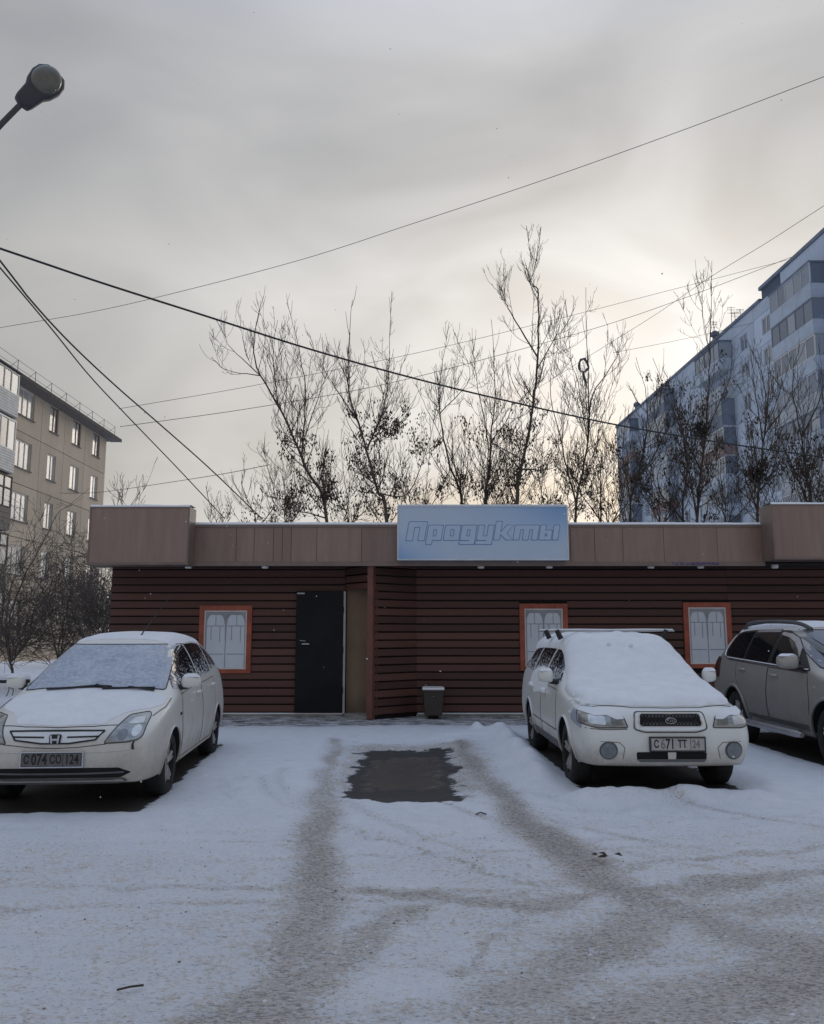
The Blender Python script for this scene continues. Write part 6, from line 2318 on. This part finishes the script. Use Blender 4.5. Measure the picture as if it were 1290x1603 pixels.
for sx_0, sz_0, rr_ in ((-.026, .744, .011), (.0, .742, .007), (.02, .742, .007), (-.008, .727, .007), (.014, .725, .007), (.034, .732, .007)):
    pl_s = []
    for t in range(8):
        rad_ = rr_ if t % 2 == 0 else rr_ * 0.35
        pl_s.append((sx_0 + rad_ * math.cos(t * math.pi / 4), sz_0 + rad_ * math.sin(t * math.pi / 4)))
    st_.prism(pl_s, 'y', e0 - 0.005, e0)
st_.build('emblem_stars', 'chrome', em)
wag.plate(0.055, .515, .52, .118, [('С', -.40, .10), ('6', -.28, .13), ('71', -.145, .13), ('ТТ', .08, .10), ('24', .335, .105)], 'plate_white', 'plate_ink', .235, faded=('6', '24'))
lw = wag.patch('air_intake', rpoly([(-.34, .44), (.34, .44), (.335, .365), (.30, .35), (-.30, .35), (-.335, .365)], 0.02), 'F', 'well_black', 0.0, 0.003, 0.04)
wag.patch('intake_divider', rpoly([(-.04, .44), (.04, .44), (.035, .35), (-.035, .35)], 0.008), 'F', 'paint_white', 0.003, 0.012, 0.03, lw)
wag.patch('intake_shelf', rpoly([(-.33, .376), (.33, .376), (.31, .352), (-.31, .352)], 0.008), 'F', 'plastic_grey', 0.004, 0.012, 0.04, lw)
wag.line('bumper_top_gap', [(-.80, .655), (-.6, .65), (-.42, .655)], 'F', 0.008, 'seam', 0.001)
# two cross bars on the roof
for yb in (2.15, 2.95):
    rk = MB().tube([(-.78, yb, 1.60), (.78, yb, 1.60)], 0.012, 8).build('roof_bar', 'step_metal', wag.root, True)
    MB().tube([(-.76, yb, 1.613), (-.4, yb, 1.616), (0, yb, 1.612), (.4, yb, 1.617), (.76, yb, 1.613)], 0.010, 7).build('snow_strip', 'snow', rk, True)
    for s in (-1, 1):
        MB().tube([(s * .68, yb, 1.61), (s * .63, yb, 1.50)], [0.03, 0.035], 8).build('bar_foot', 'plastic_black', rk, True)


def wag_snow(x, y):
    b = 0.055 + 0.034 * mnoise.noise(Vector((x * 3, y * 3, 3.3))) + 0.020 * mnoise.noise(Vector((x * 9, y * 9, 7)))
    b += 0.045 * math.exp(-((y - 1.16) / 0.22) ** 2)          # drift at the foot of the screen
    if y < 0.75:
        b *= 0.70 + 0.4 * (y / 0.75)
    return b


out = [(-.74, .42), (-.62, .26), (-.40, .17), (0, .135), (.40, .17), (.62, .26), (.74, .42), (.80, .85), (.80, 1.1), (.735, 1.28), (.66, 1.78), (.63, 2.1), (.63, 4.05), (.55, 4.28), (-.55, 4.28), (-.63, 4.05), (-.63, 2.1), (-.66, 1.78), (-.735, 1.28), (-.80, 1.1), (-.80, .85)]
sw = snow_sheet(wag, 'snow_cover', rpoly(out, 0.06), wag_snow, 0.04, edge=0.13, emin=0.12)
sw['label'] = 'thick layer of snow over bonnet, windscreen and roof'
rs = random.Random(77)
cr_ = MB()
for _ in range(26):
    x0, y0 = -0.76 + rs.gauss(0, 0.04), rs.uniform(0.35, 0.8)
    p, nn = wag.hit('T', x0, y0)
    r_ = rs.uniform(0.012, 0.03)
    cr_.lathe([(0, -r_), (r_ * .8, -r_ * .5), (r_, 0.2 * r_), (r_ * .6, r_ * .8), (0, r_)], 'z', tuple(p + nn * r_ * 0.5), 7)
cr_.build('snow_crumbs', 'snow', wag.root, True, 80)['kind'] = 'stuff'
# snow plastered over the belt of the near side
wag.patch('door_snow', rpoly([(2.0, .90), (2.9, .80), (3.3, .92), (3.25, 1.06), (3.0, 1.12), (2.6, 1.16), (2.3, 1.07), (2.05, 1.0)], 0.05), 'L', 'snow', 0.003, 0.008, 0.04)
# two paw-sized dents left by something in the screen snow
for x0, z0 in ((-.19, 1.385), (.06, 1.37)):
    p, nn = wag.hit('F', x0, z0)
    MB().tube([p + nn * 0.066, p + nn * 0.078 + Vector((0.02, 0, 0.0)), p + nn * 0.066 + Vector((0.045, 0, 0.005))], [0.012, 0.022, 0.010], 7).build('snow_clump', 'snow', wag.root, True, 80)

# ------------------------------------------------------------------ silver off-roader (right edge)
rows = [
    R(0.00, 0.38, (.52, .39), (.66, .52), (.68, .63), (.64, .75), (.47, .80), (.24, .81), .815),
    R(0.06, 0.33, (.70, .35), (.81, .52), (.82, .66), (.79, .82), (.60, .90), (.31, .92), .925),
    R(0.20, 0.31, (.79, .33), (.88, .52), (.89, .68), (.86, .87), (.67, .965), (.35, .99), .995),
    R(0.55, 0.30, (.85, .32), (.915, .52), (.92, .73), (.885, .945), (.73, 1.025), (.38, 1.05), 1.06),
    R(0.95, 0.30, (.86, .32), (.925, .54), (.925, .78), (.895, .995), (.76, 1.075), (.39, 1.10), 1.11),
    R(1.20, None, None, None, None, (.89, 1.03), (.78, 1.105), (.41, 1.135), 1.145),
    R(1.40, None, None, None, None, (.885, 1.045), (.745, 1.215), (.41, 1.26), 1.27),
    R(1.75, None, None, None, None, (.88, 1.065), (.695, 1.415), (.39, 1.465), 1.475),
    R(2.05, None, None, None, None, (.875, 1.08), (.655, 1.56), (.37, 1.60), 1.61),
    R(2.30, None, None, None, None, (.873, 1.085), (.64, 1.605), (.37, 1.65), 1.66),
    R(3.10, None, None, (.922, .54), (.92, .86), (.87, 1.11), (.637, 1.625), (.37, 1.67), 1.68),
    R(3.80, None, None, None, None, (.865, 1.14), (.63, 1.59), (.37, 1.635), 1.645),
    R(4.15, 0.31, (.85, .33), (.91, .54), (.905, .88), (.85, 1.15), (.615, 1.55), (.36, 1.585), 1.595),
    R(4.40, 0.34, (.81, .36), (.885, .54), (.875, .86), (.82, 1.10), (.59, 1.36), (.34, 1.395), 1.40),
    R(4.52, 0.37, (.76, .39), (.83, .54), (.82, .76), (.77, 1.00), (.56, 1.11), (.32, 1.14), 1.15),
    R(4.60, 0.41, (.62, .43), (.74, .54), (.73, .68), (.68, .79), (.48, .84), (.25, .85), .855)]
suv = Car('off_roader', 'suv', rows, 'paint_silver', 'grey silver off-roader cut off by the right edge of the picture')
ax_s = [(0.93, 0.36), (3.59, 0.36)]
suv.cut(ax_s, 0.425)
suv.root.scale = (1.0, 1.0, 1.03)
for ya, zc in ax_s:
    for s in (-1, 1):
        suv.wheel(s * 0.885, ya, 0.362, 0.225, s)
        suv.arch(ya, zc, 0.43, s, 'paint_silver', 0.05)
sws = suv.patch('windscreen', rpoly([(-.765, 1.12), (.765, 1.12), (.70, 1.38), (.635, 1.555), (-.635, 1.555), (-.70, 1.38)], 0.03), 'F', 'windscreen_grey', 0.002, 0.003, 0.06)
suv.line('screen_seal', rpoly([(-.775, 1.112), (.775, 1.112), (.71, 1.38), (.645, 1.565), (-.645, 1.565), (-.71, 1.38)], 0.03), 'F', 0.014, 'plastic_black', 0.002, sws, closed=True)
for s in (-1, 1):
    v = 'R' if s > 0 else 'L'
    q = lambda L: [(x * s, z) for x, z in L]
    fr = suv.patch('window_surround', rpoly([(1.38, 1.075), (2.4, 1.105), (3.9, 1.16), (4.05, 1.24), (3.98, 1.50), (3.86, 1.545), (3.0, 1.575), (2.3, 1.555), (2.0, 1.475), (1.76, 1.33)], 0.06), v, 'plastic_black', 0.001, 0.002, 0.06)
    suv.patch('side_window', rpoly([(1.62, 1.11), (2.42, 1.135), (2.42, 1.52), (2.15, 1.485), (1.97, 1.42), (1.80, 1.31)], 0.05), v, 'car_glass', 0.003, 0.003, 0.05, fr)
    suv.patch('side_window', rpoly([(2.54, 1.14), (3.25, 1.165), (3.25, 1.545), (2.54, 1.545)], 0.03), v, 'car_glass', 0.003, 0.003, 0.05, fr)
    suv.patch('side_window', rpoly([(3.33, 1.17), (3.85, 1.19), (3.98, 1.25), (3.92, 1.47), (3.82, 1.52), (3.33, 1.54)], 0.05), v, 'car_glass', 0.003, 0.003, 0.05, fr)
    suv.line('chrome_strip', [(1.40, 1.065), (2.4, 1.095), (3.85, 1.15), (4.02, 1.20), (4.07, 1.28), (4.01, 1.49)], v, 0.022, 'chrome', 0.004, fr)
    # smoked wind deflectors, dusted with snow
    suv.patch('wind_deflector', rpoly([(1.74, 1.225), (1.86, 1.32), (2.02, 1.41), (2.20, 1.465), (2.44, 1.495), (2.44, 1.53), (2.16, 1.505), (1.97, 1.45), (1.80, 1.345)], 0.012), v, 'step_metal', 0.012, 0.006, 0.04, fr)
    suv.patch('wind_deflector', rpoly([(2.54, 1.53), (3.24, 1.527), (3.24, 1.56), (2.54, 1.57)], 0.012), v, 'step_metal', 0.012, 0.006, 0.04, fr)
    sg = rpoly([(1.42, 1.085), (2.4, 1.115), (3.9, 1.168), (3.9, 1.178), (2.4, 1.127), (1.42, 1.097)], 0.004)
    suv.patch('sill_snow', sg, v, 'snow', 0.006, 0.006, 0.04, fr)
    suv.door(s, [(1.36, .44), (2.46, .44), (2.48, .75), (2.47, 1.085), (1.40, 1.05), (1.33, .75)], 2.27, .985)
    suv.door(s, [(2.495, .44), (3.10, .44), (3.20, .62), (3.40, .80), (3.50, .90), (3.52, 1.13), (2.485, 1.09)], 3.27, 1.02)
    suv.patch('sill_cladding', rpoly([(1.33, .325), (3.12, .325), (3.16, .43), (1.33, .43)], 0.02), v, 'plastic_grey', 0.004, 0.010, 0.08)
    st = MB().tube([(s * .985, 1.42, .335), (s * .995, 1.55, .335), (s * .995, 2.95, .335), (s * .985, 3.08, .335)], [0.03, 0.042, 0.042, 0.03], 10).build('side_step', 'step_metal', suv.root, True)
    for yb in (1.7, 2.8):
        MB().tube([(s * .98, yb, .33), (s * .78, yb, .34)], 0.02, 8).build('step_bracket', 'plastic_black', st)
    suv.mirror(s, 1.56, 1.185, 1.05, 0.125, 0.095, 0.085, snow=0.008)
    suv.patch('mirror_base', rpoly([(1.38, 1.08), (1.62, 1.09), (1.64, 1.25)], 0.02), v, 'plastic_black', 0.004, 0.006, 0.04)
    suv.patch('side_repeater', circle(1.22, .90, .022, 14, 0.8), v, 'lamp_bright', 0.004, 0.006, 0.02)
    rl = [suv.hit(v, yy, 1.555)[0] for yy in (2.02, 2.2, 2.9, 3.6, 3.95)]
    rp = [rl[0] + Vector((s * -.02, 0, .02)), rl[1] + Vector((s * -.01, 0, .10)), rl[2] + Vector((s * -.01, 0, .125)), rl[3] + Vector((s * -.01, 0, .11)), rl[4] + Vector((s * -.02, 0, .03))]
    MB().tube(spline(rp, 5), 0.026, 8).build('roof_rail', 'plastic_grey', suv.root, True)
    suv.patch('tail_lamp', rpoly([(4.12, .88), (4.36, .86), (4.40, 1.02), (4.30, 1.16), (4.14, 1.17)], 0.04), v, 'tail_red', 0.004, 0.02, 0.03)
    suv.patch('headlamp', rpoly(q([(.50, .74), (.54, .84), (.74, .90), (.845, .88), (.86, .78), (.72, .74)]), 0.02), 'F', 'lamp_glass', 0.002, 0.006, 0.03)
    suv.patch('fog_lamp', circle(.64 * s, .50, .07, 18), 'F', 'fog_glass', 0.003, 0.008, 0.03)
gs_ = suv.patch('grille', rpoly([(-.45, .84), (.45, .84), (.40, .68), (-.40, .68)], 0.03), 'F', 'well_black', 0.002, 0.004, 0.05)
for z in (.72, .76, .80):
    suv.line('bar', [(-.41, z), (0, z), (.41, z)], 'F', 0.02, 'chrome', 0.01, gs_)
suv.patch('air_intake', rpoly([(-.5, .56), (.5, .56), (.45, .42), (-.45, .42)], 0.03), 'F', 'well_black', 0.0, 0.004, 0.05)
snow_sheet(suv, 'roof_snow', rpoly([(-.58, 2.1), (.58, 2.1), (.60, 2.6), (.58, 4.1), (-.58, 4.1), (-.60, 2.6)], 0.1), snf(4, 0.022, 0.008, 5), 0.08, edge=0.1)
snow_sheet(suv, 'bonnet_snow', rpoly([(-.72, .48), (-.45, .25), (0, .2), (.45, .25), (.72, .48), (.76, 1.0), (.74, 1.17), (-.74, 1.17), (-.76, 1.0)], 0.05), snf(5, 0.006, 0.004, 6), 0.08, edge=0.05)

# ================================================================== LOOSE THINGS
rs = random.Random(12)
st = MB()
for (a, b, w_) in (((400, 1478), (447, 1446), 0.02), ((418, 1522), (430, 1512), 0.01), ((413, 1427), (435, 1424), 0.008)):
    p, q = gnd(*a), gnd(*b)
    p.z, q.z = ground_z(p.x, p.y) + 0.008, ground_z(q.x, q.y) + 0.008
o = MB().tube([gnd(745, 1282) + Vector((0, 0, ground_z(gnd(745, 1282).x, gnd(745, 1282).y) + .008)), gnd(752, 1280) + Vector((0, 0, ground_z(gnd(752, 1280).x, gnd(752, 1280).y) + .012)), gnd(761, 1282) + Vector((0, 0, ground_z(gnd(761, 1282).x, gnd(761, 1282).y) + .008))], 0.006, 5).build_top('fallen_twig', 'twig', gnd(745, 1282))
tag(o, 'short dark fallen twig on the packed snow before the wet patch', 'twig')
p = gnd(182, 1567)
o = MB().tube([p + Vector((0, 0, .045)), p + Vector((.05, .02, .05)), p + Vector((.10, .05, .045))], 0.005, 5).build_top('fallen_twig', 'twig', p)
tag(o, 'short dark fallen twig on the snow near the bottom left', 'twig')
lf = gnd(950, 1354)
lv = MB()
for i in range(5):
    th = rs.uniform(0, 6.28)
    c = lf + Vector((rs.gauss(0, .05), rs.gauss(0, .03), .05 + ground_z(lf.x, lf.y) * 0.5))
    e = Vector((math.cos(th), math.sin(th), rs.uniform(-.1, .2))) * .035
    f2 = Vector((-math.sin(th), math.cos(th), rs.uniform(-.1, .2))) * .018
    lv.add([c - e, c - f2 + Vector((0, 0, .012)), c + e, c + f2 + Vector((0, 0, .012))], [(0, 1, 2, 3)])
o = lv.build_top('dead_leaves', 'dry_seeds', lf)
tag(o, 'little clump of dark dead leaves on the tracks before the snowy car', 'leaves')
# falling snowflakes
fl = MB()
for _ in range(230):
    Y = rs.uniform(3.0, 14.0)
    p = at(rs.uniform(0, 1290), rs.uniform(0, 1500), Y)
    if p.z < 0.15:
        continue
    r_ = rs.uniform(0.0028, 0.0055)
    fl.add([p + Vector(d) * r_ for d in ((1, 0, 0), (-1, 0, 0), (0, 1, 0), (0, -1, 0), (0, 0, 1), (0, 0, -1))], [(0, 2, 4), (2, 1, 4), (1, 3, 4), (3, 0, 4), (2, 0, 5), (1, 2, 5), (3, 1, 5), (0, 3, 5)])
o = fl.build_top('falling_snow', 'snow', (0, 8, 0))
o['kind'] = 'stuff'
o['label'] = 'sparse falling snowflakes in the air'
o['category'] = 'snowflakes'
